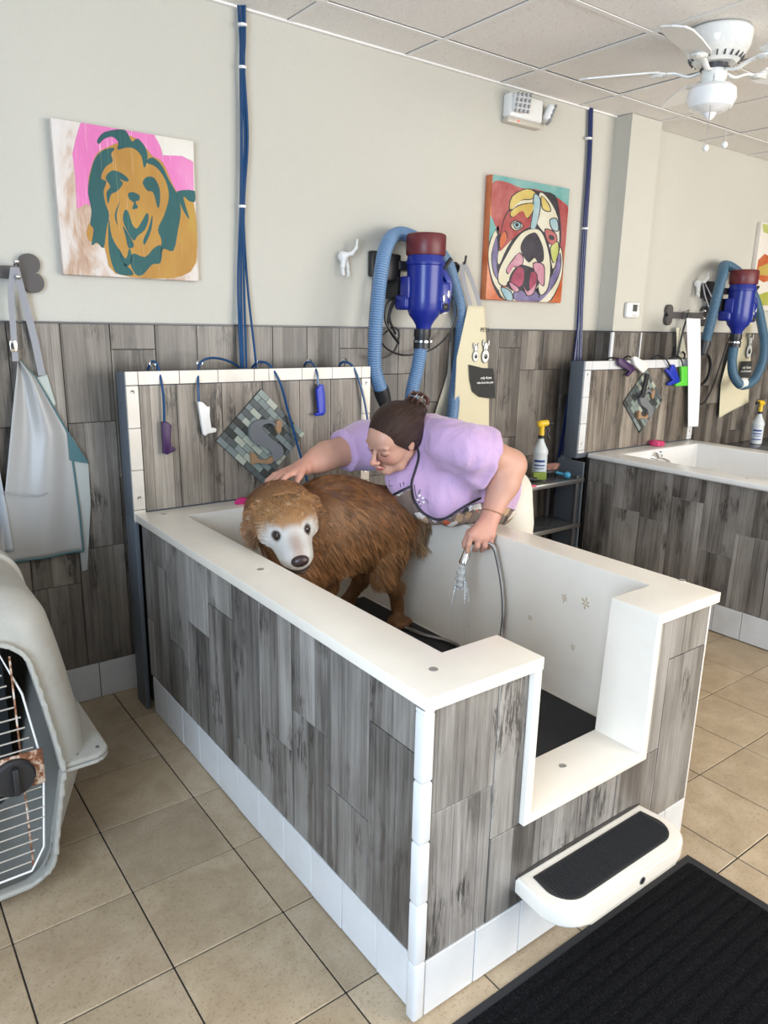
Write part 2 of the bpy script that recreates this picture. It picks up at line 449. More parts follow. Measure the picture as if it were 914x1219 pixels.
wains(wall, [4.118, 4.274, 4.454, 4.634, 4.814, 4.994, 5.174, 5.354, 5.534, 5.714, 5.894, 6.074, 6.254], -.010, [1.30, 1.155, 1.02, 1.43])
wains(pil, [3.838, 3.93, 4.105], -.130, [1.155, 1.02])
for (p, q), j in zip(((-.12, .0),), (1.3,)): column(pil, 'L', 3.82, p-.008, q-.01, BT, WN, 1.155, M_woodW)
put('trim_corner', box(B(), (3.812, -.134, BT), (3.838, -.118, WN), .004), M_wtile, pil)
put('trim_joint', box(B(), (4.106, -.131, BT), (4.117, -.118, WN), .002), M_wtile, pil)
b = B(); box(b, (-3.5, -.013, WN), (3.82, 0, WN+.006)); box(b, (4.115, -.013, WN), (7.5, 0, WN+.006)); box(b, (3.81, -.133, WN), (4.12, -.12, WN+.006)); box(b, (3.808, -.133, WN), (3.82, 0, WN+.006))
tag(put('trim_1', b, M_dkmetal, smooth=0), kind='structure')
base = tag(put('baseboard_back', box(B(), (-3.5, -.006, 0), (3.82, 0, BT)), M_grout, smooth=0), kind='structure')
x = 1.06-.155*13
while x < 3.8:
    plank(base, 'F', -.014, x, min(x+.155, 3.82), 0.001, BT, M_wtile, name='base_tile'); x += .155
# ceiling: lay-in panels between metal bars
ceil = put('ceiling', box(B(), (-3.5, -7.0, CE+.02), (7.5, .12, CE+.08)), M_tbar, kind='structure', smooth=0)
G = .605; gx0, gy0 = 1.69, -.262
cm = bpy.data.meshes.new('ceiling_tile'); b = box(B(), (-G/2+.013, -G/2+.013, 0), (G/2-.013, G/2-.013, .012), .004, 1); b.to_mesh(cm); b.free(); cm.materials.append(M_ceil)
cm2 = bpy.data.meshes.new('ceiling_edge_tile'); b = box(B(), (-G/2+.013, -.26/2+.013, 0), (G/2-.013, .26/2-.002, .012), .004, 1); b.to_mesh(cm2); b.free(); cm2.materials.append(M_ceil)
for i in range(-6, 9):
    cx_ = gx0+(i+.5)*G
    inst('ceiling_tile', cm2, ceil, (cx_, gy0/2, CE+.004+random.uniform(-.001, .002)))
    for j in range(0, 9): inst('ceiling_tile', cm, ceil, (cx_, gy0-(j+.5)*G, CE+.004+random.uniform(-.002, .003)))
for i in range(-6, 10): put('grid_bar', box(B(), (gx0+i*G-.012, -6.5, CE), (gx0+i*G+.012, 0, CE+.004)), M_tbar, ceil, smooth=0)
for j in range(0, 11): put('grid_bar', box(B(), (-2.5, gy0-j*G-.012, CE-.0006), (7.5, gy0-j*G+.012, CE+.0035)), M_tbar, ceil, smooth=0)
put('wall_angle', box(B(), (-3.5, -.02, CE-.004), (3.83, 0, CE+.004)), M_tbar, ceil, smooth=0)

# ================================================================ THE TUBS
def shell(name, outer, inner, notch=None, lip=None, m=M_tub, parent=None):
    """moulded basin: rim slab + body, hollow, with a walk-in notch"""
    ob = bpy.data.objects.new(name, bpy.data.meshes.new(name)); b = B()
    (x0, x1, y0, y1, zt) = outer
    box(b, (x0+.028, y0+.030, .30), (x1-.028, y1-.02, zt-.01)); b.to_mesh(ob.data); b.free(); link(ob)
    tmp = []
    def bo(bm, op):
        c = bpy.data.objects.new('cutter', bpy.data.meshes.new('cutter')); bm.to_mesh(c.data); bm.free(); link(c); tmp.append(c)
        md = ob.modifiers.new('b', 'BOOLEAN'); md.operation = op; md.object = c; md.solver = 'EXACT'
    bo(box(B(), (x0, y0, zt-.030), (x1, y1, zt)), 'UNION')
    if lip: bo(box(B(), lip[0], lip[1]), 'UNION')
    ib = B(); vs = [ib.verts.new(p) for p in inner]; 
    for f in ((0, 3, 2, 1), (4, 5, 6, 7), (0, 1, 5, 4), (1, 2, 6, 5), (2, 3, 7, 6), (3, 0, 4, 7)): ib.faces.new([vs[i] for i in f])
    bmesh.ops.recalc_face_normals(ib, faces=ib.faces[:])
    bo(ib, 'DIFFERENCE')
    if notch: bo(box(B(), notch[0], notch[1]), 'DIFFERENCE')
    bv = ob.modifiers.new('bv', 'BEVEL'); bv.width = .0115; bv.segments = 4; bv.limit_method = 'ANGLE'; bv.angle_limit = math.radians(40)
    me = evaluated(ob); me.name = name
    for c in tmp: bpy.data.objects.remove(c)
    bpy.data.objects.remove(ob)
    me.materials.clear()
    return put(name, me, m, parent, smooth=35)
def cup(parent, p, n=(0, 0, 1), r=.0105, name='screw', m=None):
    b = B(); lathe(b, V(p)-V(n)*.004, n, [(0, r), (.005, r), (.0062, r*.85), (.0055, r*.45), (.0045, r*.2)], 16); return put(name, b, m or M_steel, parent)

X0, X1, Y0, Y1, ZT, ZS = .872, 1.953, -1.963, -.222, .826, .792
tub = empty('bathing_tub', (1.41, -1.08, 0), 'raised dog bathing tub clad in grey wood-look tiles, with the retriever standing in it', 'bathtub')
inner = [(1.045, -1.80, .352), (1.82, -1.80, .352), (1.82, -.37, .352), (1.045, -.37, .352), (1.035, -1.815, .9), (1.84, -1.815, .9), (1.84, -.348, .9), (1.022, -.348, .9)]
shell('basin', (X0, X1, Y0, Y1, ZT), inner, ((1.212, -2.1, .415), (1.655, -1.7, .95)), ((1.188, -1.960, .392), (1.679, -1.93, ZT-.002)), M_tub, tub)
put('carcass', box(box(box(box(B(), (.905, -1.93, .02), (.93, -.12, .79)), (1.905, -1.93, .02), (1.93, -.23, .79)), (.905, -1.93, .02), (1.93, -1.915, .39)), (.905, -.24, .02), (1.93, -.225, .79)), M_grout, tub, smooth=0)
# left face
ys = [-1.916, -1.735, -1.555, -1.375, -1.195, -1.015, -.835, -.655, -.475, -.295, -.232]
js = [.665, .397, .53, .395, .267, .66, .535, .40, .66, .40]
for k in range(len(ys)-1): column(tub, 'L', .892, ys[k], ys[k+1], BT, ZS, js[k], M_wood)
y = -1.934
while y < -.26:
    plank(tub, 'L', .890, y, min(y+.1525, -.232), .004, BT, M_wtile, name='base_tile', t=.012); y += .1525
# front corner trim
zc = [.004, .162, .32, .474, .622, .785, ZS]
for z0, z1 in zip(zc[:-1], zc[1:]):
    put('corner_tile', box(B(), (.872, -1.951, z0+.0008), (.9045, -1.919, z1-.0008), .007, 3), M_wtile, tub)
# front face, cut round the walk-in notch
def fp(a0, a1, z0, z1): plank(tub, 'F', -1.946, a0, a1, z0, z1, M_wood)
fp(.905, 1.090, .536, ZS); fp(.905, 1.090, BT, .536)
fp(1.090, 1.187, .39, ZS); fp(1.090, 1.270, BT, .39)
fp(1.270, 1.450, BT, .391); fp(1.450, 1.57, BT, .391); fp(1.57, 1.755, BT, .391)
fp(1.680, 1.755, .391, ZS); fp(1.755, 1.935, .665, ZS); fp(1.755, 1.935, BT, .665)
for a, c in ((.905, 1.060), (1.060, 1.214), (1.214, 1.37), (1.37, 1.525), (1.525, 1.68), (1.68, 1.835), (1.835, 1.938)):
    plank(tub, 'F', -1.948, a, c, .004, BT, M_wtile, name='base_tile', t=.012)
put('corner_strip', box(B(), (1.935, -1.947, .004), (1.942, -1.93, ZS), .002), M_ctile, tub)
# right face
yr = [-1.93, -1.75, -1.57, -1.39, -1.21, -1.03, -.85, -.67, -.49, -.31, -.24]
for k in range(len(yr)-1): column(tub, 'R', 1.938, yr[k], yr[k+1], BT, ZS, js[k], M_wood)
y = -1.93
while y < -.3: plank(tub, 'R', 1.940, y, min(y+.1525, -.24), .004, BT, M_wtile, name='base_tile', t=.012); y += .1525
for px, py in ((516, 797), (310, 678), (195, 612), (812, 691)): cup(tub, AT(px, py, 2, ZT))
cup(tub, AT(670, 912, 2, .415))
b = B(); lathe(b, (1.20, -.47, .354), (0, 0, 1), [(0, .03), (.004, .03), (.005, .022), (.003, .01)], 20); put('drain', b, M_chrome, tub)
b = B(); tube(b, spline([(1.145, -.355, .70), (1.145, -.40, .71), (1.145, -.44, .705), (1.145, -.455, .68)], 6), .014, 12); lathe(b, (1.145, -.35, .70), (0, -1, 0), [(0, .035), (.008, .035), (.014, .026)], 20); put('spout', b, M_chrome, tub)
for p in ((700, 712), (716, 741)): pass
# grey service duct between tub and wall
put('side_board', box(B(), (.868, -.222, 0), (.885, -.118, .80), .002), M_grey, tub)
# old marks on the inner wall
M_stain = mat('tan_stain', (.50, .38, .24), .5)
for px_s, py_s, r_s in ((697, 718, .017), (672, 712, .013), (632, 735, .010), (683, 770, .010), (560, 745, .006)):
    c_s = AT(px_s, py_s, 0, 1.832); c_s.x = 1.82+.02*(c_s.z-.352)/.548-.0008; b = B() 
    for k in range(6):
        a = k*1.05+px_s; t = V((0, math.cos(a), math.sin(a))); n_s = V((0, -t.z, t.y)); q0 = c_s+t*r_s*.25; q1 = c_s+t*r_s*(.7+.5*math.sin(k*2.3+px_s)**2)
        prism(b, [q0-n_s*r_s*.10, q1-n_s*r_s*.16, q1+t*r_s*.12, q1+n_s*r_s*.16, q0+n_s*r_s*.10], (-.0006, 0, 0))
    put('stain', b, M_stain, tub, smooth=0)
# rubber floor mat inside
tm = tag(put('tub_mat', box(B(), (1.08, -1.79, .353), (1.800, -.43, .361), .003, 2), M_rubber, origin=(1.44, -1.1, .353)), 'black rubber mat lying on the floor of the bathing tub with the dog', 'mat')

# step bolted to the front
step = empty('tub_step', (1.44, -1.95, .16), 'white rounded step with black ribbed tread bolted to the tub front', 'step')
def rrect(x0, x1, y0, y1, r, z, n=8):
    P = []
    P.append((x0+.008, y1, z)); 
    for k in range(n+1): a = PI+PI/2*k/n; P.append((x0+r+math.cos(a)*r, y0+r+math.sin(a)*r, z))
    for k in range(n+1): a = 1.5*PI+PI/2*k/n; P.append((x1-r+math.cos(a)*r, y0+r+math.sin(a)*r, z))
    P.append((x1-.008, y1, z)); return P
b = B(); prism(b, rrect(1.182, 1.698, -2.118, -1.9465, .085, .19), (0, 0, .05)); bmesh.ops.bevel(b, geom=[e for e in b.edges if abs(e.verts[0].co.z-e.verts[1].co.z) < 1e-5], offset=.01, segments=4, affect='EDGES', profile=.5)
put('step_body', b, M_tub, step, smooth=40)
b = B(); prism(b, rrect(1.215, 1.668, -2.085, -1.972, .062, .236), (0, 0, .007)); put('tread', b, M_black, step, smooth=30)
rb = B(); x = 1.232
while x < 1.655:
    e = max(0, .062-min(x-1.215, 1.668-x)); yy = -2.085+.062-math.sqrt(max(0, .062**2-e**2))+.006
    box(rb, (x, yy, .242), (x+.0035, -1.978, .245)); x += .0080
put('tread_ribs', rb, M_rubber, step, smooth=0, kind='stuff')
b = B(); lathe(b, (1.462, -2.116, .215), (0, -1, 0), [(0, .010), (.004, .010), (.004, .006), (.002, .006)], 16); put('bolt', b, M_dkmetal, step)
b = B(); tube(b, [(1.19, -1.947, .236), (1.26, -1.9475, .243), (1.45, -1.9475, .2435), (1.64, -1.9475, .243), (1.69, -1.947, .236)], .0035, 6); put('sealant', b, M_grout, step)

# ---------------------------------------------------------------- splash panels with mosaic
def mosaic(parent, cx_, y, cz, half):
    mo = put('mosaic', prism(B(), [(cx_-half, y, cz), (cx_, y, cz-half*.97), (cx_+half, y, cz), (cx_, y, cz+half*.97)], (0, -.004, 0)), M_grout, parent, smooth=0)
    e1 = V((1, 0, .97)).normalized(); e2 = V((1, 0, -.97)).normalized()       # e2: long side of each small tile
    o = V((cx_-half, y-.004, cz)); side = half*math.sqrt(1+.97**2); rows = 11; rh = side/rows; tl = rh*2.05; g = .0022
    mats = [M_mo[i] for i in range(5)]; meshes = {}
    for r in range(rows):
        s = -[0, .5, .0, .5][r % 4]*tl*(1 if r % 2 else 0)
        if r % 2: s = -tl*.5
        while s < side-.004:
            a, c = max(s, 0), min(s+tl, side); s += tl
            if c-a < .008: continue
            k = random.choices(range(5), (3, 4, 3, 3, 2))[0]; L = round(c-a, 4); key = (L, k)
            if key not in meshes:
                bb = B(); u0, u1 = e2*(-L/2+g/2), e2*(L/2-g/2); v0, v1 = e1*(-rh/2+g/2), e1*(rh/2-g/2)
                prism(bb, [u0+v0, u1+v0, u1+v1, u0+v1], (0, -.004, 0)); bmesh.ops.recalc_face_normals(bb, faces=bb.faces[:])
                me = bpy.data.meshes.new('mosaic_tile'); bb.to_mesh(me); bb.free(); me.materials.append(mats[k]); meshes[key] = me
            inst('mosaic_tile', meshes[key], mo, o+e1*((r+.5)*rh)+e2*((a+c)/2))
    return mo
M_mo = [mat('mosaic_%d' % i, c, .22, coat=.3) for i, c in enumerate(((.06, .063, .056), (.11, .12, .115), (.20, .23, .22), (.40, .42, .34), (.24, .28, .25)))]
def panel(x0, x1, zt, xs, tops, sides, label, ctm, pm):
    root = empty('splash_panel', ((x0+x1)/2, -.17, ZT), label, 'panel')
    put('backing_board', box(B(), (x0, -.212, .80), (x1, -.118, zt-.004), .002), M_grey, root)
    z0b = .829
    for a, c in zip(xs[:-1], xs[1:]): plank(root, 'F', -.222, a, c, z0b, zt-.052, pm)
    for a, c in zip(tops[:-1], tops[1:]): plank(root, 'F', -.224, a, c, zt-.051, zt, ctm, name='edge_tile', t=.012)
    for (a, c, zz) in sides:
        for z0, z1 in zip(zz[:-1], zz[1:]): plank(root, 'F', -.224, a, c, z0, z1, ctm, name='edge_tile', t=.012)
        cup(root, ((a+c)/2, -.225, zt-.075), (0, -1, 0), .0075); cup(root, ((a+c)/2, -.225, .885), (0, -1, 0), .0075)
    return root
pn = panel(.869, 1.968, 1.36, [.917, 1.06, 1.245, 1.425, 1.60, 1.755, 1.92], [.869, .916, 1.074, 1.231, 1.388, 1.455, 1.611, 1.763, 1.918, 1.968],
    [(.869, .916, [.79, .838, .992, 1.151, 1.308]), (1.919, 1.968, [.829, .84, .995, 1.149, 1.308])],
    'wood-look splash panel edged in cream tile standing behind the tub with the dog', M_ctile, M_woodT)
mo1 = mosaic(pn, 1.415, -.2225, 1.08, .205)
pn2 = panel(3.472, 4.657, 1.362, [3.53, 3.69, 3.86, 4.06, 4.245, 4.42, 4.60], [3.472, 3.535, 3.695, 3.85, 4.0, 4.155, 4.30, 4.45, 4.60, 4.657],
    [(3.472, 3.529, [.829, .846, 1.003, 1.157, 1.309]), (4.60, 4.657, [.829, .849, 1.003, 1.157, 1.309])],
    'wood-look splash panel edged in white tile behind the empty tub on the right', M_wtile, M_woodT)
mo2 = mosaic(pn2, 4.057, -.2225, 1.11, .205)

# second tub
tub2 = empty('bathing_tub', (4.1, -1.1, 0), 'empty white bathing tub clad in grey wood-look tiles at the right edge', 'bathtub')
A0, A1 = 3.56, 4.64
in2 = [(A0+.17, -1.80, .352), (A1-.13, -1.80, .352), (A1-.13, -.37, .352), (A0+.17, -.37, .352), (A0+.16, -1.815, .9), (A1-.12, -1.815, .9), (A1-.12, -.348, .9), (A0+.16, -.348, .9)]
shell('basin', (A0, A1, Y0, Y1, ZT), in2, None, None, M_tub2, tub2)
put('carcass', box(box(box(B(), (A0+.032, -1.93, .02), (A0+.055, -.20, .79)), (A1-.05, -1.93, .02), (A1-.03, -.20, .79)), (A0+.04, -1.93, .02), (A1-.03, -1.915, .79)), M_grout, tub2, smooth=0)
yy = [-1.937, -1.7, -1.52, -1.34, -1.157, -.972, -.786, -.598, -.410, -.225]
jj = [.66, .39, .665, .55, .42, .668, .515, .538, .662]
for k in range(len(yy)-1): column(tub2, 'L', A0+.022, yy[k], yy[k+1], BT, ZS, jj[k], M_wood)
y = -1.937+.0725
while y < -.25: plank(tub2, 'L', A0+.020, y, min(y+.1525, -.225), .004, BT, M_wtile, name='base_tile', t=.012); y += .1525
for k in range(6): column(tub2, 'F', -1.946, A0+.025+k*.176, A0+.025+(k+1)*.176, BT, ZS, [.66, .39, .53][k % 3], M_wood)
for k in range(7): plank(tub2, 'F', -1.948, A0+.025+k*.151, A0+.025+(k+1)*.151, .004, BT, M_wtile, name='base_tile', t=.012)
b = B(); q = V((4.05, -.352, .765)); lathe(b, q, (0, -1, 0), [(0, .042), (.008, .042), (.02, .03), (.03, .022)], 20); tube(b, spline([q+V((0, -.02, 0)), q+V((0, -.06, .005)), q+V((.0, -.10, -.005)), q+V((0, -.12, -.04))], 6), .012, 12); put('spout', b, M_chrome, tub2)
b = B(); box(b, q+V((-.006, -.055, 0)), q+V((.006, -.03, .055)), .004); put('tap_lever', b, M_chrome, tub2)
for p in ((3.62, -.27), (3.64, -1.15), (4.58, -.27)): cup(tub2, (*p, ZT))

# entrance mat
def carpet():
    m = mat('charcoal_ribbed_carpet', rough=.95, spec=.08); g = N(m); o = g.coord('Object')
    c = g.ramp(g.noise(o, 210, 3, .8), [(.35, (.002, .002, .0025)), (.55, (.008, .008, .009)), (.78, (.03, .03, .033))]); g.color(c); g.bump(g.noise(o, 240, 3, .8), .9, .006); return m
M_carpet = carpet()
em = empty('entrance_mat', (1.3, -2.45, 0), 'charcoal ribbed entrance mat on the tiles in front of the walk-in tub', 'mat')
put('border', box(B(), (.70, -2.93, .001), (1.90, -2.0, .006), .002), M_rubber, em)
rb = B(); y = -2.90
while y < -2.05:
    box(rb, (.735, y, .004), (1.865, y+.030, .0115), .003, 2); y += .0385
put('pile_ribs', rb, M_carpet, em, kind='stuff')
put('pile_base', box(B(), (.73, -2.905, .004), (1.87, -2.03, .0085)), M_carpet, em)
# ================================================================ THINGS ON THE WALLS
# ---- ceiling fan
FC = V((3.09, -1.05, CE))
fan = empty('ceiling_fan', FC, 'white five-blade ceiling fan with glass light bowl and pull chains', 'ceiling fan')
b = B(); lathe(b, FC, (0, 0, -1), [(0, .124), (.008, .130), (.02, .131), (.06, .126), (.092, .110), (.112, .088), (.12, .078)], 40); put('motor_housing', b, M_whitegl, fan)
b = B()
for k in range(22):
    a = 2*PI*k/22; c = V((math.cos(a), math.sin(a), 0)); t = V((-math.sin(a), math.cos(a), 0))
    p = FC + c*.1005 + V((0, 0, -.102)); m = Matrix((t, c, V((0, 0, 1)))).transposed().to_4x4(); m.translation = p
    b2 = B(); box(b2, (-.003, -.010, -.010), (.003, .004, .010)); merge(b, b2, m @ Matrix.Rotation(-.55, 4, 'X'))
put('vent_slots', b, M_dkmetal, fan, smooth=0, kind='stuff')
b = B(); lathe(b, FC+V((0, 0, -.12)), (0, 0, -1), [(0, .05), (.012, .05), (.014, .058), (.020, .058), (.022, .05)], 32); put('flywheel', b, M_dkmetal, fan)
b = B(); lathe(b, FC+V((0, 0, -.140)), (0, 0, -1), [(0, .050), (.035, .050), (.04, .046), (.055, .046)], 32); put('switch_housing', b, M_whitegl, fan)
M_glass = mat('frosted_glass_bowl', (.86, .88, .88), .12, spec=.6, coat=.5, sss=.2)
b = B(); lathe(b, FC+V((0, 0, -.195)), (0, 0, -1), [(0, .05), (.006, .080), (.02, .094), (.055, .098), (.085, .084), (.100, .056), (.106, .028), (.124, .018), (.132, .007)], 40); put('light_bowl', b, M_glass, fan)
blade = B()
pts = [(.215, -.045), (.26, -.057), (.40, -.064), (.50, -.062), (.535, -.045), (.545, 0), (.535, .045), (.50, .062), (.40, .064), (.26, .057), (.215, .045)]
prism(blade, [(x, y, 0) for x, y in pts], (0, 0, .006)); bmesh.ops.recalc_face_normals(blade, faces=blade.faces[:])
blm = bpy.data.meshes.new('blade'); bmesh.ops.rotate(blade, matrix=Matrix.Rotation(-.21, 3, 'X'), verts=blade.verts[:]); blade.to_mesh(blm); blade.free(); blm.materials.append(M_white)
br = B(); tube(br, spline([(.055, 0, -.012), (.10, 0, -.022), (.15, 0, -.006), (.19, 0, -.004), (.25, 0, -.008)], 5), [.013]*21, 8, ry=[.006]*21)
lathe(br, (.215, 0, -.009), (0, 0, 1), [(0, .034), (.006, .034)], 20); box(br, (.20, -.012, -.012), (.225, .012, -.007), .002)
brm = bpy.data.meshes.new('blade_iron'); br.to_mesh(brm); br.free(); brm.materials.append(M_whitegl); brm.shade_smooth()
for k in range(5):
    a = math.radians(51+72*k); z = CE-.135
    bl = inst('blade', blm, fan, FC+V((0, 0, z-CE)), a)
    inst('blade_iron', brm, fan, FC+V((0, 0, z-CE)), a)
for (dx, dy, L) in ((-.045, -.028, .27), (.02, -.05, .25)):
    p = FC+V((dx, dy, -.165)); b = B(); tube(b, [p, p+V((dx*.3, dy*.3, -.03)), p+V((dx*.35, dy*.35, -L))], .0016, 6); ch = put('pull_chain', b, M_steel, fan)
    b = B(); ball(b, p+V((dx*.35, dy*.35, -L-.012)), (.013, .013, .014), 12); put('pull_knob', b, M_white, fan)

# ---- emergency light
el = empty('emergency_light', (3.05, 0, 2.61), 'white twin-head emergency light mounted high on the wall under the ceiling', 'light')
hb = [(2.905, 0, 2.555), (3.175, 0, 2.555), (3.185, 0, 2.69), (2.905, 0, 2.69)]
b = B(); box(b, (2.925, -.06, 2.572), (3.165, 0, 2.682), .012, 3); put('housing', b, M_whitegl, el)
put('base_cover', box(B(), (2.925, -.045, 2.548), (3.175, 0, 2.573), .006), mat('clear_amber_cover', (.55, .50, .42), .3), el)
def lamp_head(c, d, r):
    x, y, z = frame_from(d); b = B(); m = Matrix((x, y, z)).transposed().to_4x4(); m.translation = V(c)
    b2 = B(); box(b2, (-r, -r, -.028), (r, r, .012), .016, 3); merge(b, b2, m); h = put('lamp_head', b, M_white, el)
    b = B()
    for i in range(-1, 3):
        for j in range(-1, 3):
            b3 = B(); bmesh.ops.create_uvsphere(b3, u_segments=8, v_segments=5, radius=.0085); merge(b, b3, m @ Matrix.Translation(((i-.5)*.024, (j-.5)*.024, .013)))
    b3 = B(); box(b3, (-r*.88, -r*.88, .009), (r*.88, r*.88, .0128)); merge(b, b3, m)
    put('led_lens', b, mat('led_reflector', (.30, .31, .32), .4, .3), h)
lamp_head((2.975, -.088, 2.632), (-.25, -.9, -.25), .045)
lamp_head((3.222, -.05, 2.628), (.75, -.55, -.35), .042)
b = B(); lathe(b, (3.0, -.046, 2.560), (0, -1, 0), [(0, .005), (.004, .004)], 8); put('indicator', b, mat('red_indicator', (.5, .05, .04), .3, emit=((1, .1, .06), 1.5)), el)

# ---- thermostat
th = empty('thermostat', (3.985, -.12, 1.655), 'small white thermostat with grey screen on the pilaster', 'thermostat')
put('case', box(B(), (3.92, -.150, 1.61), (4.045, -.1205, 1.70), .012, 3), M_white, th)
put('screen', box(B(), (3.965, -.1525, 1.648), (4.01, -.149, 1.688), .002), mat('lcd_grey', (.09, .10, .09), .2), th)
for p in ((4.026, 1.68), (4.026, 1.66), (3.975, 1.625), (3.995, 1.625)): put('button', box(B(), (p[0]-.005, -.153, p[1]-.004), (p[0]+.005, -.149, p[1]+.004), .001), M_steel, th)

# ---- canvases
def flat(bounds, y, pix, m, name, parent, sharp, th=.0006):
    P = [AT(px, py, 1, y) for px, py in pix]; m_ = len(P); Q = []
    for i in range(m_):                  # rounded outline
        a, b_, c, d = P[i-1], P[i], P[(i+1) % m_], P[(i+2) % m_]
        for k in range(3):
            t = k/3; Q.append(.5*((2*b_)+(c-a)*t+(2*a-5*b_+4*c-d)*t*t+(3*b_-a-3*c+d)*t**3))
    if sharp: Q = P
    for q in Q: q.x = min(max(q.x, bounds[0]), bounds[1]); q.z = min(max(q.z, bounds[2]), bounds[3])
    b = B(); prism(b, Q, (0, -th, 0))
    return put(name, b, m, parent, smooth=0)
def streaky(name, stops, scale=(6, 6, 3), r=.6, wear=(.62, .56, .50), wearamt=.8):
    m = mat(name, rough=r); g = N(m); o = g.coord('Object', scale)
    c = g.ramp(g.noise(o, 1.0, 5, .6, .5), stops)
    o2 = g.coord('Object', (160, 160, 4)); s = g.ramp(g.noise(o2, 1, 4, .7), [(.60, (0, 0, 0)), (.70, (1, 1, 1))])
    c = g.mix(g.math('MULTIPLY', s, wearamt), c, wear); g.color(c); g.bump(g.noise(g.coord('Object', (200, 200, 12)), 1, 3), .2, .001); return m
M_canvas = streaky('distressed_white_board', [(.3, (.30, .12, .05)), (.42, (.52, .36, .26)), (.5, (.66, .58, .52)), (.7, (.74, .70, .66))], (9, 9, 3))
M_pink = streaky('worn_pink_paint', [(.3, (.62, .13, .36)), (.6, (.70, .19, .44)), (.8, (.74, .33, .52))], wear=(.78, .6, .62))
M_ochre = streaky('worn_ochre_paint', [(.3, (.36, .17, .025)), (.55, (.43, .22, .035)), (.75, (.45, .28, .04))], wear=(.7, .5, .3), wearamt=.35)
M_teal = streaky('worn_teal_paint', [(.3, (.004, .065, .07)), (.7, (.008, .10, .10))], wear=(.12, .2, .12), wearamt=.6)
p1 = empty('dog_painting', (1.0, 0, 1.95), 'square canvas of a long-haired dog in teal and ochre on pink', 'painting')
Yc = -.034
z1 = lambda x, y: (50+x*200/914, 120+y*230/1051)
c4 = [AT(66, 141, 1, Yc), AT(232, 168, 1, Yc), AT(235, 334, 1, Yc), AT(78, 325, 1, Yc)]
xa, xb = (c4[0].x+c4[3].x)/2-.012, (c4[1].x+c4[2].x)/2; za, zb = (c4[2].z+c4[3].z)/2-.004, (c4[0].z+c4[1].z)/2
put('canvas', box(B(), (xa, Yc, za), (xb, -.001, zb), .003), M_canvas, p1)
BN1 = (xa+.001, xb-.001, za+.001, zb-.001)
def shp(lst, m, lay, name='painted_shape', yb=Yc, zf=z1, par=p1, sharp=False, bn=None): return flat(bn or BN1, yb-.0004*lay, [zf(*p) for p in lst], m, name, par, sharp)
shp([(210, 118), (610, 185), (640, 235), (655, 295), (760, 300), (822, 335), (828, 700), (560, 700), (240, 560), (190, 590), (180, 400), (165, 290), (185, 200)], M_pink, 1, sharp=True)
shp([(250, 680), (330, 540), (250, 470), (290, 300), (360, 250), (420, 225), (480, 190), (560, 250), (600, 300), (660, 340), (730, 490), (826, 560), (838, 880), (700, 965), (400, 940), (340, 800), (255, 760)], M_ochre, 2)
shp([(300, 215), (340, 170), (440, 155), (470, 185), (490, 222), (520, 205), (560, 250), (575, 310), (555, 365), (540, 300), (500, 260), (455, 255), (410, 265), (415, 225), (380, 195), (335, 210), (310, 235)], M_teal, 3)
shp([(395, 258), (340, 265), (290, 310), (262, 400), (250, 500), (270, 600), (262, 670), (280, 700), (270, 785), (300, 770), (335, 800), (350, 700), (365, 620), (345, 560), (335, 490), (350, 440), (320, 420), (345, 360), (385, 330), (375, 290)], M_teal, 3)
shp([(565, 335), (600, 308), (650, 350), (690, 430), (740, 520), (755, 600), (740, 700), (715, 815), (660, 805), (640, 860), (650, 760), (630, 700), (665, 620), (690, 520), (670, 430), (620, 360)], M_teal, 3)
shp([(735, 492), (830, 490), (832, 548), (800, 545), (770, 520), (780, 570), (802, 645), (770, 600), (745, 540)], M_teal, 3)
shp([(345, 420), (380, 380), (430, 392), (470, 425), (460, 440), (420, 425), (440, 450), (410, 490), (375, 510), (360, 560), (350, 500), (372, 465)], M_teal, 3)
shp([(548, 440), (570, 415), (610, 420), (640, 480), (640, 560), (628, 580), (605, 500), (575, 490), (555, 465)], M_teal, 3)
shp([(468, 505), (495, 497), (530, 515), (528, 540), (508, 550), (522, 580), (500, 590), (490, 582), (500, 555), (475, 535)], M_teal, 3)
shp([(450, 595), (470, 605), (490, 670), (515, 695), (540, 660), (570, 610), (580, 640), (560, 700), (520, 735), (500, 760), (470, 720), (440, 650)], M_teal, 3)
shp([(365, 640), (380, 740), (430, 830), (440, 870), (500, 945), (415, 942), (385, 900), (365, 820), (360, 720)], M_teal, 3)
shp([(495, 830), (560, 850), (610, 800), (650, 790), (645, 880), (600, 890), (545, 948), (505, 940), (480, 880)], M_teal, 3)
for l in ([(425, 545), (405, 620), (412, 680), (395, 620)], [(440, 680), (480, 740), (500, 790), (470, 800), (455, 740)], [(415, 800), (455, 860), (475, 800), (490, 870), (450, 900)], [(600, 620), (595, 700), (560, 780), (550, 760), (580, 690)]): shp(l, M_teal, 3)
M_cream2 = streaky('worn_cream_paint', [(.3, (.66, .60, .50)), (.7, (.74, .71, .66))])
shp([(610, 185), (824, 215), (826, 330), (760, 300), (660, 296), (640, 240)], M_cream2, 2, sharp=True)

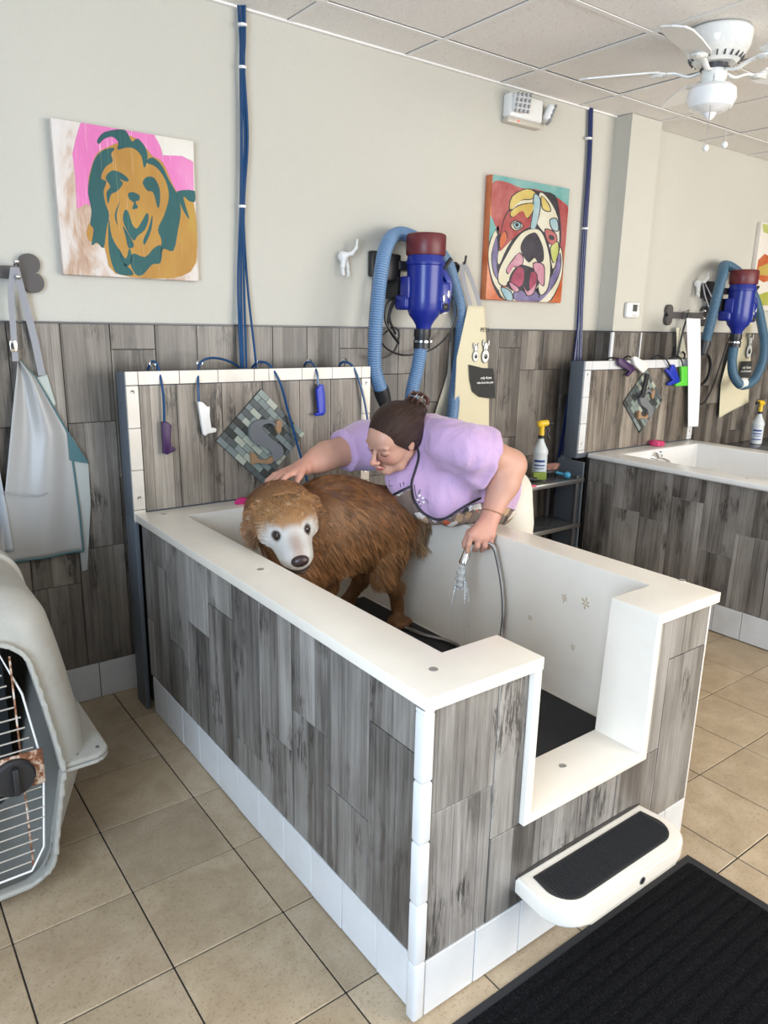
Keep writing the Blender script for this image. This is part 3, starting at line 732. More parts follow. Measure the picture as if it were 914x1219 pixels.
z2 = lambda x, y: (560+x*130/906, 195+y*175/1219)
def pm(n, c, c2=None):
    c = tuple(x*.78 for x in c); c2 = tuple(x*.8 for x in c2) if c2 else tuple(min(1, x*1.35+.01) for x in c)
    return streaky(n, [(.35, c), (.65, c2)], (7, 7, 7), .35, tuple(min(1, x*1.2+.03) for x in c), .3)
p2 = empty('bulldog_painting', (3.12, 0, 1.98), 'canvas of a bulldog face in red, cream, teal and orange', 'painting')
Yd = -.045
k4 = [AT(586, 208, 1, Yd), AT(680, 224, 1, Yd), AT(667, 361, 1, Yd), AT(575, 356, 1, Yd)]
xa2, xb2 = 2.835, (k4[1].x+k4[2].x)/2-.004; za2, zb2 = (k4[2].z+k4[3].z)/2, (k4[0].z+k4[1].z)/2
Cp = dict(teal=pm('teal_paint', (.10, .38, .36), (.28, .50, .46)), red=pm('red_paint', (.38, .03, .035), (.52, .16, .14)), orange=pm('orange_paint', (.60, .12, .03), (.72, .24, .10)), cream=pm('cream_paint', (.72, .66, .46), (.80, .76, .62)),
    purple=pm('violet_paint', (.14, .11, .25), (.32, .27, .46)), yellow=pm('yellow_paint', (.62, .42, .08), (.75, .62, .20)), black=pm('black_paint', (.012, .010, .014), (.05, .04, .06)), maroon=pm('maroon_paint', (.22, .02, .05), (.5, .08, .16)),
    pink=pm('pink_paint', (.50, .14, .24), (.72, .42, .46)), blue=pm('pale_blue_paint', (.26, .46, .52), (.5, .62, .62)), green=pm('lime_paint', (.48, .50, .06), (.62, .66, .25)))
put('canvas', box(B(), (xa2, Yd, za2), (xb2, -.001, zb2), .004), Cp['orange'], p2)
BN2 = (xa2+.001, xb2-.001, za2+.001, zb2-.001)
def s2(c, lay, l):
    if lay >= 3 and c != 'black':
        cx_, cz_ = sum(p[0] for p in l)/len(l), sum(p[1] for p in l)/len(l); e = lambda d: 7 if d > 0 else -7
        shp([(x+e(x-cx_), y+e(y-cz_)) for x, y in l], Cp['black'], lay-.5, yb=Yd, zf=z2, par=p2, bn=BN2)
    return shp(l, Cp[c], lay, yb=Yd, zf=z2, par=p2, sharp=lay == 1, bn=BN2)
s2('teal', 1, [(185, 82), (830, 200), (815, 400), (500, 260), (180, 200)])
s2('teal', 1, [(150, 420), (215, 520), (205, 620), (148, 700), (125, 560)])
s2('red', 2, [(180, 165), (290, 150), (420, 200), (540, 210), (660, 250), (760, 310), (818, 380), (800, 560), (780, 712), (740, 690), (600, 560), (300, 540), (235, 560), (180, 430)])
s2('black', 2, [(215, 535), (235, 530), (245, 730), (225, 900), (265, 1020), (250, 1120), (175, 980), (140, 760), (150, 650)])
s2('cream', 3, [(210, 550), (228, 720), (220, 880), (258, 1060), (200, 1000), (158, 860), (152, 700)])
s2('purple', 4, [(212, 600), (225, 720), (215, 850), (235, 970), (195, 900), (178, 760)])
s2('cream', 3, [(740, 690), (762, 800), (745, 960), (660, 1130), (560, 1150), (380, 1150), (280, 1120), (260, 1030), (600, 1000), (700, 860)])
s2('purple', 4, [(735, 740), (745, 860), (700, 980), (620, 1100), (560, 1140), (600, 1050), (690, 900)])
s2('purple', 4, [(370, 1060), (540, 1060), (550, 1150), (390, 1145)])
s2('blue', 5, [(255, 1030), (330, 1060), (345, 1130), (300, 1125)])
s2('black', 3, [(330, 350), (440, 210), (560, 225), (700, 260), (740, 420), (750, 640), (700, 860), (600, 1090), (340, 1050), (225, 920), (218, 780), (250, 560)])
s2('cream', 4, [(340, 355), (430, 225), (520, 245), (510, 400), (500, 520), (400, 560), (300, 700), (240, 830), (225, 780), (255, 600)])
s2('red', 5, [(300, 420), (360, 380), (500, 340), (505, 500), (420, 560), (330, 640), (240, 720), (255, 560)])
s2('yellow', 6, [(335, 400), (400, 350), (510, 330), (520, 380), (470, 450), (430, 390), (350, 440)])
s2('orange', 6, [(245, 620), (280, 560), (300, 620), (250, 700)])
s2('yellow', 5, [(350, 270), (470, 210), (540, 250), (500, 290), (420, 300), (330, 380)])
s2('cream', 5, [(575, 240), (650, 300), (720, 440), (735, 620), (720, 760), (680, 870), (640, 620), (555, 500), (560, 380)])
s2('yellow', 6, [(590, 270), (640, 330), (660, 390), (600, 370)])
s2('green', 7, [(665, 700), (720, 650), (725, 740), (690, 820)])
s2('blue', 7, [(660, 470), (710, 460), (725, 550), (680, 540)])
s2('blue', 6, [(530, 255), (575, 300), (565, 420), (535, 535), (500, 530), (520, 400)])
s2('cream', 6, [(560, 545), (620, 640), (660, 840), (640, 1020), (590, 1085), (565, 1040), (550, 900), (330, 960), (290, 1010), (235, 980), (240, 880), (300, 760), (370, 640), (450, 560)])
s2('black', 7, [(505, 575), (550, 580), (600, 690), (605, 800), (560, 820), (530, 780), (480, 820), (425, 740), (415, 680), (450, 610)])
s2('pink', 7, [(400, 740), (435, 790), (410, 860), (360, 850), (320, 910), (300, 870), (360, 790)])
s2('pink', 7, [(520, 830), (600, 840), (610, 930), (600, 1010), (560, 960)])
s2('black', 7, [(400, 840), (480, 850), (545, 890), (555, 1000), (500, 1080), (400, 1040), (325, 1000), (330, 920)])
s2('maroon', 8, [(390, 860), (440, 880), (430, 1000), (360, 1020), (335, 960)])
s2('maroon', 8, [(500, 900), (545, 920), (540, 1000), (490, 1040)])
s2('pink', 9, [(325, 985), (380, 1020), (400, 1050), (370, 1060), (335, 1020)])
s2('pink', 9, [(440, 1010), (470, 1060), (520, 1020), (545, 990), (520, 1070), (470, 1088)])
s2('cream', 7, [(340, 500), (370, 475), (410, 490), (430, 520), (380, 550), (345, 530)]); s2('blue', 8, [(355, 500), (395, 485), (415, 515), (380, 535)]); s2('black', 9, [(370, 498), (392, 492), (398, 515), (378, 520)])
s2('red', 7, [(620, 545), (690, 570), (715, 620), (690, 670), (640, 640)]); s2('black', 8, [(650, 590), (690, 600), (690, 630), (655, 625)])
b = B(); 
p3 = empty('abstract_painting', (5.9, 0, 2.0), 'cream, green and orange canvas cut by the right edge of the photo', 'painting')
put('canvas', box(B(), (5.56, -.034, 1.70), (6.17, -.001, 2.31), .003), streaky('cream_board', [(.3, (.66, .60, .52)), (.7, (.75, .71, .64))]), p3)
def s3(c, l, lay=1): 
    b = B(); prism(b, [(x, -.034-.0004*lay, z) for x, z in l], (0, -.0006, 0)); put('painted_shape', b, Cp[c], p3, smooth=0)
s3('green', [(5.57, 2.30), (6.1, 2.30), (5.9, 2.22), (5.6, 2.245)]); s3('orange', [(5.58, 2.05), (5.66, 2.10), (5.9, 2.06), (6.0, 1.96), (5.7, 1.9), (5.58, 1.93)]); s3('yellow', [(5.6, 2.0), (5.8, 2.06), (5.8, 1.95), (5.62, 1.95)], 2); s3('green', [(5.6, 1.80), (5.8, 1.84), (6.1, 1.82), (6.1, 1.74), (5.62, 1.735)])

# ---- dog-tail hook
def tailhook(x, z, sc, label):
    F = Field((x-.07*sc, -.09, z-.08*sc), (x+.08*sc, .01, z+.12*sc), .0022)
    P = lambda a, c, y=-.028: (x+a*sc, y, z+c*sc)
    F.ell(P(-.012, .022), (.020*sc, .026, .024*sc), k=.01)
    F.chain([P(-.010, .012, -.034), P(-.018, -.02, -.04), P(-.014, -.045, -.036), P(-.019, -.055, -.045)], [.014*sc, .010*sc, .0075*sc, .009*sc], .008)
    F.chain([P(.008, .008, -.022), P(.018, -.02, -.022), P(.022, -.045, -.022), P(.018, -.058, -.03)], [.013*sc, .009*sc, .007*sc, .008*sc], .008)
    F.chain([P(.0, .03, -.045), P(.018, .035, -.06), P(.036, .06, -.068), P(.042, .095, -.066)], [.011*sc, .008*sc, .006*sc, .004*sc], .01)
    o = put('wall_hook', F.mesh('wall_hook'), M_white, smooth=180, origin=(x, 0, z)); tag(o, label, 'hook')
tailhook(1.955, 1.815, 1.0, 'small white dog-rump wall hook between the blue hoses and the blower')
tailhook(4.85, 1.83, 1.0, 'small white dog-rump wall hook above the hanging white towel')

# ---- bone-shaped coat racks
M_bone = mat('dark_grey_painted_wood', (.085, .075, .072), .6)
def bone(x0, x1, zc_, hh, label, hooks):
    r = empty('bone_coat_rack', ((x0+x1)/2, 0, zc_), label, 'coat rack')
    b = B(); rr = .036; P = []
    def arc(cx_, cz, a0, a1, n=12):
        for k in range(n+1): a = math.radians(a0+(a1-a0)*k/n); P.append((cx_+rr*math.cos(a), -.002, cz+rr*math.sin(a)))
    dz = .031; arc(x1-rr-.004, zc_+dz, -62, 196); arc(x0+rr, zc_+dz, -16, 242); arc(x0+rr, zc_-dz, 118, 376); arc(x1-rr+.004, zc_-dz, 164, 422)
    b = B(); prism(b, P, (0, -.022, 0)); put('board', b, M_bone, r, smooth=30)
    for hx in hooks:
        for dz in (.025, -.025):
            b = B(); tube(b, [(hx, -.024, zc_+dz), (hx, -.06, zc_+dz+.004), (hx, -.065, zc_+dz+.008)], [.004, .004, .0045], 8); ball(b, (hx, -.066, zc_+dz+.009), .0095, 10); put('peg', b, M_chrome, r)
    return r
bone(.13, .665, 1.695, .072, 'dark bone-shaped coat rack at the left edge, holding the grey apron', (.575, .25))
bone(4.52, 5.02, 1.64, .072, 'dark bone-shaped coat rack right of the pilaster, holding a leash and towel', (4.70, 4.90))

# ---- cloth sheets (aprons, towels): grid surfaces with folds
def cloth(name, top, bot, zt, zb, y, m, parent, nu=26, nv=40, folds=3, amp=.014, thick=.0022, edge=None, ph=0.0, label=None, prof=None, sway=None, origin=None):
    """top/bot: (x0, x1) at the top and bottom; prof(v) may give (x0, x1) for any height"""
    b = B(); G_ = []
    for j in range(nv+1):
        v = j/nv; row = []
        a, c = prof(v) if prof else (top[0]+(bot[0]-top[0])*v, top[1]+(bot[1]-top[1])*v)
        for i in range(nu+1):
            u = i/nu
            d = amp*(.35+.65*v)*math.sin(u*folds*2*PI+ph+1.3*v)*.5 + amp*.35*math.sin(u*folds*5.1+ph*2+v*4)
            z = zt+(zb-zt)*v + (sway(u) if sway else 0)*v
            row.append(b.verts.new((a+(c-a)*u, y-abs(amp)-d, z)))
        G_.append(row)
    for j in range(nv):
        for i in range(nu): b.faces.new((G_[j][i], G_[j][i+1], G_[j+1][i+1], G_[j+1][i]))
    L = [tuple(G_[j][0].co) for j in range(nv+1)], [tuple(G_[j][nu].co) for j in range(nv+1)], [tuple(G_[nv][i].co) for i in range(nu+1)], [tuple(G_[0][i].co) for i in range(nu+1)]
    bmesh.ops.recalc_face_normals(b, faces=b.faces[:]); me = bpy.data.meshes.new(name); b.to_mesh(me); b.free()
    o = put(name, me, m, parent, smooth=60, label=label, origin=origin)
    md = o.modifiers.new('t', 'SOLIDIFY'); md.thickness = thick; md.offset = 0
    return o, L
def fabric(name, c, r=.75, sc=500, st=.15):
    m = mat(name, c, r, sheen=.15, spec=.25); g = N(m); o = g.coord('Object')
    g.bump(g.noise(o, sc, 2), st, .001); return m
M_gapron = mat('silver_grey_nylon', (.37, .365, .355), .33, sheen=.1)
M_tealtrim = fabric('teal_binding', (.07, .15, .165))
M_strap = fabric('grey_webbing', (.30, .30, .32), .5)
ga = empty('apron', (.60, -.03, 1.3), 'pale grey apron with teal binding hanging from the coat rack at left', 'apron', None)
_lf = [AT(x, y, 1, -.05) for x, y in ((21.5, 428), (16, 480), (9, 560), (1, 640), (-4, 668))]; _rt = [AT(x, y, 1, -.05) for x, y in ((23.5, 428), (44, 450), (62, 480), (83, 516), (90, 560), (96, 610), (101, 668))]
def _xz(P, z): return float(np.interp(-z, [-p.z for p in P], [p.x for p in P]))
def prf(v): z = 1.392+(.655-1.392)*v; return (_xz(_lf, z), _xz(_rt, z))
sh, L = cloth('skirt', (0, 0), (0, 0), 1.392, .655, -.018, M_gapron, ga, folds=1.6, amp=.020, prof=prf, ph=.7)
put('binding', tube(B(), L[2], .0045, 6), M_tealtrim, ga)
put('binding', tube(B(), L[1], .004, 6), M_tealtrim, ga)
b = B(); prism(b, [AT(105*1.0+0, 552, 1, -.022), AT(86, 520, 1, -.022), AT(83, 545, 1, -.022), AT(98, 680, 1, -.022), AT(104, 678, 1, -.022), AT(108, 600, 1, -.022)], (0, .003, 0)); put('back_panel', b, fabric('pale_lining', (.42, .44, .42)), ga)
b = B(); prism(b, [AT(83, 548, 1, -.03), AT(80, 512, 1, -.03), AT(106, 552, 1, -.03)], (0, .003, 0)); put('folded_corner', b, M_tealtrim, ga)
b = B(); prism(b, [AT(42, 450, 1, -.022), AT(56, 446, 1, -.022), AT(66, 480, 1, -.022), AT(62, 492, 1, -.022)], (0, .003, 0)); put('bib_back', b, fabric('pale_lining_top', (.46, .50, .46)), ga)
zz = AT(25, 587, 1, -.05); b = B(); tube(b, [AT(4, 586, 1, -.055), AT(25, 590, 1, -.062), AT(45, 591, 1, -.062), AT(57, 587, 1, -.06)], .0022, 6); put('pocket_seam', b, M_strap, ga)
def strap(parent, pts, wd, th, m, name='strap'):
    b = B(); pts = spline(pts, 6)
    tube(b, pts, [wd]*len(pts), 8, ry=[th]*len(pts)); return put(name, b, m, parent)
def ribbon(parent, pts, wd, m, name='strap', th=.0016, side=(1, 0, 0)):
    pts = spline(pts, 6); b = B(); s = V(side)
    rows = [[b.verts.new(p+s*a+V((0, c, 0))) for a, c in ((-wd/2, 0), (wd/2, 0), (wd/2, -th), (-wd/2, -th))] for p in pts]
    for r0, r1 in zip(rows[:-1], rows[1:]):
        for k in range(4): b.faces.new((r0[k], r0[(k+1) % 4], r1[(k+1) % 4], r1[k]))
    b.faces.new(rows[0]); b.faces.new(rows[-1][::-1]); return put(name, b, m, parent, smooth=30)
ribbon(ga, [AT(16, 318, 1, -.065), AT(13, 350, 1, -.05), AT(16, 395, 1, -.045), AT(18.5, 430, 1, -.05)], .020, M_strap)
ribbon(ga, [AT(18, 318, 1, -.065), AT(28, 355, 1, -.04), AT(40, 400, 1, -.03), AT(50, 447, 1, -.03)], .025, M_strap)
put('buckle', box(B(), AT(14.5, 412, 1, -.05)-V((.008, .006, .02)), AT(14.5, 412, 1, -.05)+V((.016, .004, .02)), .003), M_chrome, ga)
o, L = cloth('towel', (.36, .437), (.30, .475), 1.29, .70, -.012, fabric('pale_blue_grey_towel', (.40, .43, .46)), None, folds=2.2, amp=.02, origin=(.42, -.05, 1.1)); tag(o, 'pale grey towel hanging at the very left edge of the photo', 'towel')

# ---- cream aprons
M_cream = fabric('cream_cotton', (.66, .60, .42)); M_pocket = fabric('charcoal_pocket', (.035, .035, .032))
M_ink = mat('black_ink', (.01, .01, .01), .7); M_wink = mat('white_ink', (.75, .74, .70), .7)
def text(s, size, loc, m, parent, name='lettering', bold=0.0):
    c = bpy.data.curves.new(name, 'FONT'); c.body = s; c.size = size; c.extrude = .0002; c.offset = bold; c.align_x = 'CENTER'; c.resolution_u = 3
    o = bpy.data.objects.new(name, c); link(o); o.parent = parent; o.location = V(loc)-wloc(parent); o.rotation_euler = (PI/2, 0, 0); c.materials.append(m)
    me = evaluated(o); me.name = name; loc_ = o.location.copy(); bpy.data.objects.remove(o); me.transform(Matrix.Rotation(PI/2, 4, 'X')); q = bpy.data.objects.new(name, me); link(q); q.parent = parent; q.location = loc_; return q
def disc(b, x, y, z, rx, rz, n=20, th=.0006): prism(b, [(x+rx*math.cos(2*PI*k/n), y, z+rz*math.sin(2*PI*k/n)) for k in range(n)], (0, -th, 0))
def dogface(par, x, y, z, s):
    b = B(); disc(b, x, y, z, .027*s, .036*s); disc(b, x, y-.0002, z+.045*s, .017*s, .028*s); disc(b, x-.02*s, y, z+.068*s, .006*s, .018*s); disc(b, x+.02*s, y, z+.068*s, .006*s, .018*s); put('face_outline', b, M_ink, par, smooth=0)
    b = B(); disc(b, x, y-.0012, z, .0245*s, .0335*s); disc(b, x, y-.0014, z+.045*s, .0145*s, .0255*s); disc(b, x-.02*s, y-.0012, z+.068*s, .0042*s, .0155*s); disc(b, x+.02*s, y-.0012, z+.068*s, .0042*s, .0155*s); put('face', b, M_wink, par, smooth=0)
    b = B(); disc(b, x+.001*s, y-.0025, z-.002*s, .0115*s, .0125*s); put('nose', b, M_ink, par, smooth=0)
    for ex in (-.006, .008): b = B(); disc(b, x+ex*s, y-.0025, z+.034*s, .002*s, .006*s); put('eye', b, M_ink, par, smooth=0)
    b = B(); disc(b, x-.002*s, y-.0035, z+.002*s, .003*s, .003*s, 8); put('nose_glint', b, M_wink, par, smooth=0)
ap = empty('apron', (2.78, -.03, 1.2), 'cream apron printed with two dog faces hanging beside the blower hose', 'apron')
prf = lambda v: (2.672-.06*min(1, v*4)-.02*v, 2.785+.04*min(1, v*2.5)+.07*v)
sk, L = cloth('skirt', (0, 0), (0, 0), 1.645, .60, -.078, M_cream, ap, folds=1.1, amp=.012, prof=prf, ph=2.2)
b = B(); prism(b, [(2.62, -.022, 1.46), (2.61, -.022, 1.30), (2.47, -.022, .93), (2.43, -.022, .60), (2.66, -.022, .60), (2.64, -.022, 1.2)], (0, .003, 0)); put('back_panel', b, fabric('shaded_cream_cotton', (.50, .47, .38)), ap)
ya = -.0985
dogface(ap, AT(566, 423, 1, ya).x, ya, AT(566, 424, 1, ya).z, .80); dogface(ap, AT(577.5, 424, 1, ya).x, ya-.001, AT(577, 424, 1, ya).z, 1.0)
text('PETS', .030, (AT(577, 396, 1, ya).x, ya, AT(577, 395, 1, ya).z), M_ink, ap)
za_ = [AT(558, 434, 1, ya), AT(574, 438, 1, ya), AT(587, 438.5, 1, ya), AT(589.5, 473, 1, ya), AT(581, 474, 1, ya), AT(570, 472.5, 1, ya), AT(562, 466, 1, ya), AT(559, 452, 1, ya)]
put('pocket', prism(B(), za_, (0, -.0015, 0)), M_pocket, ap, smooth=0)
tc = AT(578, 451, 1, ya); text('only those', .019, (tc.x, ya-.003, tc.z), M_wink, ap, bold=.0004); tc = AT(577, 456.5, 1, ya); text('who love the pets', .0165, (tc.x, ya-.003, tc.z), M_wink, ap, bold=.0004)
ribbon(ap, [(2.69, -.085, 1.640), (2.645, -.08, 1.75), (2.63, -.07, 1.845)], .03, M_strap); ribbon(ap, [(2.76, -.085, 1.640), (2.70, -.08, 1.76), (2.645, -.07, 1.855)], .03, M_strap)
hk = empty('apron_hook', (2.61, 0, 1.83), 'black round wall knob holding the cream apron', 'hook')
b = B(); lathe(b, (2.612, 0, 1.825), (0, -1, 0), [(0, .012), (.03, .012), (.032, .028), (.045, .030), (.052, .022)], 20); put('knob_body', b, M_black, hk)
b = B(); tube(b, spline([(2.64, -.03, 1.83), (2.645, -.075, 1.85), (2.65, -.08, 1.885)], 5), .006, 8); put('hook_arm', b, M_black, hk)
ap2 = empty('apron', (5.5, -.03, 1.3), 'cream apron printed with one dog face behind the right-hand blower', 'apron')
prf = lambda v: (5.40-.16*min(1, v*1.6)+.08*v, 5.60+.13*v)
cloth('skirt', (0, 0), (0, 0), 1.60, .93, -.02, M_cream, ap2, folds=1.0, amp=.014, prof=prf, ph=1.0, sway=lambda u: .10*u-.02)
dogface(ap2, 5.595, -.053, 1.40, 1.5); put('pocket', box(B(), (5.50, -.0535, 1.20), (5.665, -.052, 1.325)), M_pocket, ap2, smooth=0)
text('only those', .030, (5.585, -.056, 1.27), M_wink, ap2, bold=.0005); text('who love the pets', .021, (5.585, -.056, 1.245), M_wink, ap2, bold=.0005); text('PETS', .045, (5.56, -.055, 1.50), M_ink, ap2)

# ---- white towel and leash on the right rack
o, L = cloth('towel', (AT(817, 378, 1, -.25).x, AT(833, 380, 1, -.25).x), (AT(818, 512, 1, -.25).x, AT(831, 506, 1, -.25).x), AT(825, 379, 1, -.25).z, AT(825, 508, 1, -.25).z, -.236, fabric('white_terry', (.76, .77, .78), .9), None, folds=1.2, amp=.014, origin=(4.78, -.07, 1.3)); tag(o, 'long white towel hanging beside the right-hand splash panel', 'towel')
o, L = cloth('cream_towel', (4.62, 4.69), (4.66, 4.78), 1.56, 1.36, -.03, fabric('cream_terry', (.66, .62, .48), .9), None, folds=1, amp=.01, origin=(4.7, -.04, 1.45)); tag(o, 'cream towel corner hanging behind the white towel', 'towel')
b = B(); tube(b, spline([(4.70, -.07, 1.66), (4.665, -.06, 1.5), (4.655, -.055, 1.35), (4.66, -.06, 1.30), (4.70, -.07, 1.34), (4.73, -.06, 1.38), (4.70, -.06, 1.40)], 6), .007, 8); o = put('leash', b, M_black, origin=(4.67, -.05, 1.4)); tag(o, 'black leash hanging from the dark bone rack on the right', 'leash')
lm = empty('clip_leash', (4.90, -.03, 1.78), 'grey leash with metal clips hanging from the white dog-rump hook', 'leash')
ribbon(lm, [(4.84, -.06, 1.86), (4.87, -.07, 1.78), (4.93, -.075, 1.70)], .016, M_strap); ribbon(lm, [(4.86, -.07, 1.85), (4.94, -.09, 1.75), (4.965, -.085, 1.70)], .016, M_strap)
b = B(); tube(b, spline([(4.93, -.075, 1.70), (4.96, -.085, 1.66), (5.0, -.085, 1.70), (4.97, -.08, 1.73)], 6), .006, 8); tube(b, [(4.95, -.08, 1.69), (5.05, -.09, 1.72)], .006, 8); put('clip', b, M_dkmetal, lm)

# ---- wall outlet
ol = empty('wall_outlet', (2.56, 0, 1.66), 'white wall outlet plate beside the left blower', 'outlet')
put('cover_plate', box(B(), (2.515, -.007, 1.60), (2.605, 0, 1.73), .003), M_white, ol)
for dz in (-.03, .025): put('socket', box(B(), (2.543, -.010, 1.66+dz-.012), (2.577, -.006, 1.66+dz+.016), .003), M_white, ol)

# ---- blowers
M_bluep = mat('cobalt_plastic', (.008, .022, .24), .34, spec=.5, coat=.15)
g_ = N(M_bluep); g_.bump(g_.noise(g_.coord('Object'), 260, 2), .25, .001)
M_mar = mat('maroon_plastic', (.13, .018, .022), .4)
def hosemat():
    m = mat('light_blue_ribbed_hose', rough=.4); g = N(m); a = g.t.nodes.new('ShaderNodeAttribute'); a.attribute_name = 'Col'; g.color(a.outputs['Color']); return m
M_hose = hosemat()
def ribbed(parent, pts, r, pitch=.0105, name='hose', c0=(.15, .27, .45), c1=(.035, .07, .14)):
    P = spline(pts, 12); L = [0]
    for a, c in zip(P[:-1], P[1:]): L.append(L[-1]+(c-a).length)
    n = int(L[-1]/pitch*4); out = []; rad = []; col = []; j = 0
    for k in range(n+1):
        s = L[-1]*k/n
        while j < len(L)-2 and L[j+1] < s: j += 1
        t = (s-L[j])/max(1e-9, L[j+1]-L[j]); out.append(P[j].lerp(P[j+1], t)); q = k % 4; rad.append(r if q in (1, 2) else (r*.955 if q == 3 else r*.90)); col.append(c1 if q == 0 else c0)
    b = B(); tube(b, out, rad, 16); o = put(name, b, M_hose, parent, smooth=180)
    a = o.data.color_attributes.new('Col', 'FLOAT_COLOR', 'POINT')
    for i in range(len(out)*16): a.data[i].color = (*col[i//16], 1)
    return o
def blower(ox, label, tail, glabel, hc=((.15, .27, .45), (.035, .07, .14))):
    """ox: x of the axis; body hangs on a wall bracket"""
    A = V((ox, -.20, 0)); r = empty('blower', (ox, 0, 1.7), label, 'blower')
    P = lambda x, y, z: V((ox+x, y, z))
    b = B(); lathe(b, P(0, -.20, 1.948), (0, 0, -1), [(0, .082), (.004, .089), (.010, .092), (.088, .092), (.095, .089)], 40); put('filter_cap', b, M_mar, r)
    b = B(); lathe(b, P(0, -.20, 1.855), (0, 0, -1), [(0, .083), (.02, .086), (.03, .090), (.042, .090), (.047, .085), (.17, .083), (.235, .082), (.268, .070), (.292, .050), (.312, .038), (.33, .034)], 40); put('body', b, M_bluep, r)
    b = B(); tube(b, spline([P(.078, -.225, 1.79), P(.108, -.24, 1.74), P(.108, -.24, 1.68), P(.095, -.235, 1.63), P(.07, -.225, 1.61)], 6), [.024]*25, 12, ry=[.019]*25); put('side_handle', b, M_bluep, r)
    b = B(); box(b, P(.045, -.272, 1.605), P(.103, -.19, 1.74), .014, 3); put('switch_housing', b, M_bluep, r)
    for k in range(2):
        b = B(); q = P(.058+.028*k, -.273, 1.665+.02*k); box(b, q-V((.008, .003, .016)), q+V((.008, .003, .016)), .004); put('switch', b, M_chrome, r)
    b = B(); lathe(b, P(.070, -.270, 1.628), (0, -1, 0), [(0, .017), (.006, .017), (.008, .012), (.004, .006)], 20); put('dial', b, M_black, r)
    b = B(); box(b, P(.070, -.24, 1.80), P(.105, -.21, 1.815), .004); tube(b, [P(.078, -.24, 1.80), P(.112, -.25, 1.845)], .010, 8); put('latch', b, M_black, r)
    b = B(); lathe(b, P(-.005, -.20, 1.525), (-.03, 0, -1), [(0, .040), (.03, .041), (.045, .036), (.05, .036), (.05, .040), (.09, .040)], 24); put('hose_cuff', b, M_black, r)
    b = B(); lathe(b, P(-.007, -.20, 1.472), (-.03, 0, -1), [(0, .0415), (.008, .0415)], 24); box(b, P(.03, -.215, 1.462), P(.05, -.19, 1.474), .002); put('clamp_band', b, M_chrome, r)
    b = B(); box(b, P(-.185, -.03, 1.76), P(-.06, 0, 1.875), .006); box(b, P(-.16, -.11, 1.74), P(-.07, -.02, 1.86), .01); box(b, P(-.10, -.12, 1.66), P(-.02, -.02, 1.76), .01); box(b, P(-.10, -.13, 1.79), P(.05, -.02, 1.83), .005); put('wall_bracket', b, M_black, r)
    b = B(); box(b, P(-.10, -.20, 1.66), P(-.078, -.14, 1.76), .006); box(b, P(-.105, -.19, 1.61), P(-.068, -.10, 1.68), .016, 3); put('cord_clip', b, M_bluep, r)
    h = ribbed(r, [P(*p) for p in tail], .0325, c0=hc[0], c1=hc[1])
    b = B(); a, c = P(*tail[-1]), P(*tail[-2]); d = (a-c).normalized(); lathe(b, a-d*.02, d, [(0, .036), (.03, .037), (.09, .030), (.095, .026)], 20); put('nozzle', b, M_black, r)
    return r
t1 = [(-.012, -.20, 1.435), (-.03, -.20, 1.34), (-.062, -.20, 1.20), (-.04, -.20, 1.02), (.08, -.19, .93), (.26, -.12, 1.02), (.36, -.045, 1.25), (.385, -.042, 1.45), (.375, -.045, 1.60), (.30, -.06, 1.76), (.19, -.085, 1.88), (0, -.075, 1.95), (-.11, -.10, 1.94), (-.215, -.18, 1.875), (-.27, -.22, 1.76), (-.295, -.23, 1.60), (-.30, -.225, 1.46), (-.285, -.21, 1.34), (-.235, -.195, 1.24)]
bw = blower(2.288, 'cobalt blue wall blower with maroon cap and coiled hose, above the groomer', t1, '')
t2 = [(-.012, -.20, 1.435), (-.03, -.21, 1.34), (.01, -.215, 1.24), (.13, -.22, 1.17), (.30, -.21, 1.20), (.43, -.19, 1.32), (.46, -.17, 1.46), (.42, -.15, 1.60), (.33, -.13, 1.76), (.20, -.10, 1.90), (.05, -.08, 1.97), (-.10, -.10, 1.975), (-.24, -.18, 1.91), (-.33, -.21, 1.76), (-.37, -.21, 1.58), (-.385, -.20, 1.46)]
bw2 = blower(5.11, 'cobalt blue wall blower with maroon cap hanging at the right edge', t2, '', ((.06, .14, .22), (.03, .07, .11)))
bw2.scale = (1, 1, 1)
b = B(); lathe(b, (5.20, -.22, 1.18), (.9, 0, .1), [(0, .037), (.06, .037)], 16); put('hose_collar', b, M_white, bw2)
def cord(pts, label, origin, r=.0045, m=None, cat='cord', name='power_cord'):
    b = B(); tube(b, spline(pts, 8), r, 8); return tag(put(name, b, m or M_black, origin=origin), label, cat)
cord([(2.56, -.012, 1.685), (2.60, -.05, 1.68), (2.625, -.06, 1.60), (2.57, -.06, 1.50), (2.44, -.08, 1.425), (2.27, -.09, 1.40), (2.16, -.09, 1.43), (2.13, -.08, 1.48), (2.19, -.09, 1.53), (2.22, -.10, 1.50), (2.20, -.09, 1.42), (2.12, -.08, 1.385), (2.07, -.07, 1.43), (2.075, -.06, 1.55), (2.10, -.05, 1.75)], 'black power cord looping below the left blower to the outlet', (2.3, -.06, 1.5))
cord([(2.20, -.10, 1.67), (2.14, -.11, 1.64), (2.13, -.11, 1.56), (2.17, -.12, 1.50), (2.21, -.11, 1.46), (2.15, -.11, 1.53), (2.15, -.12, 1.62), (2.19, -.11, 1.66), (2.16, -.10, 1.58), (2.20, -.10, 1.50)], 'black cord bundled beside the body of the left blower', (2.17, -.1, 1.55), .006)
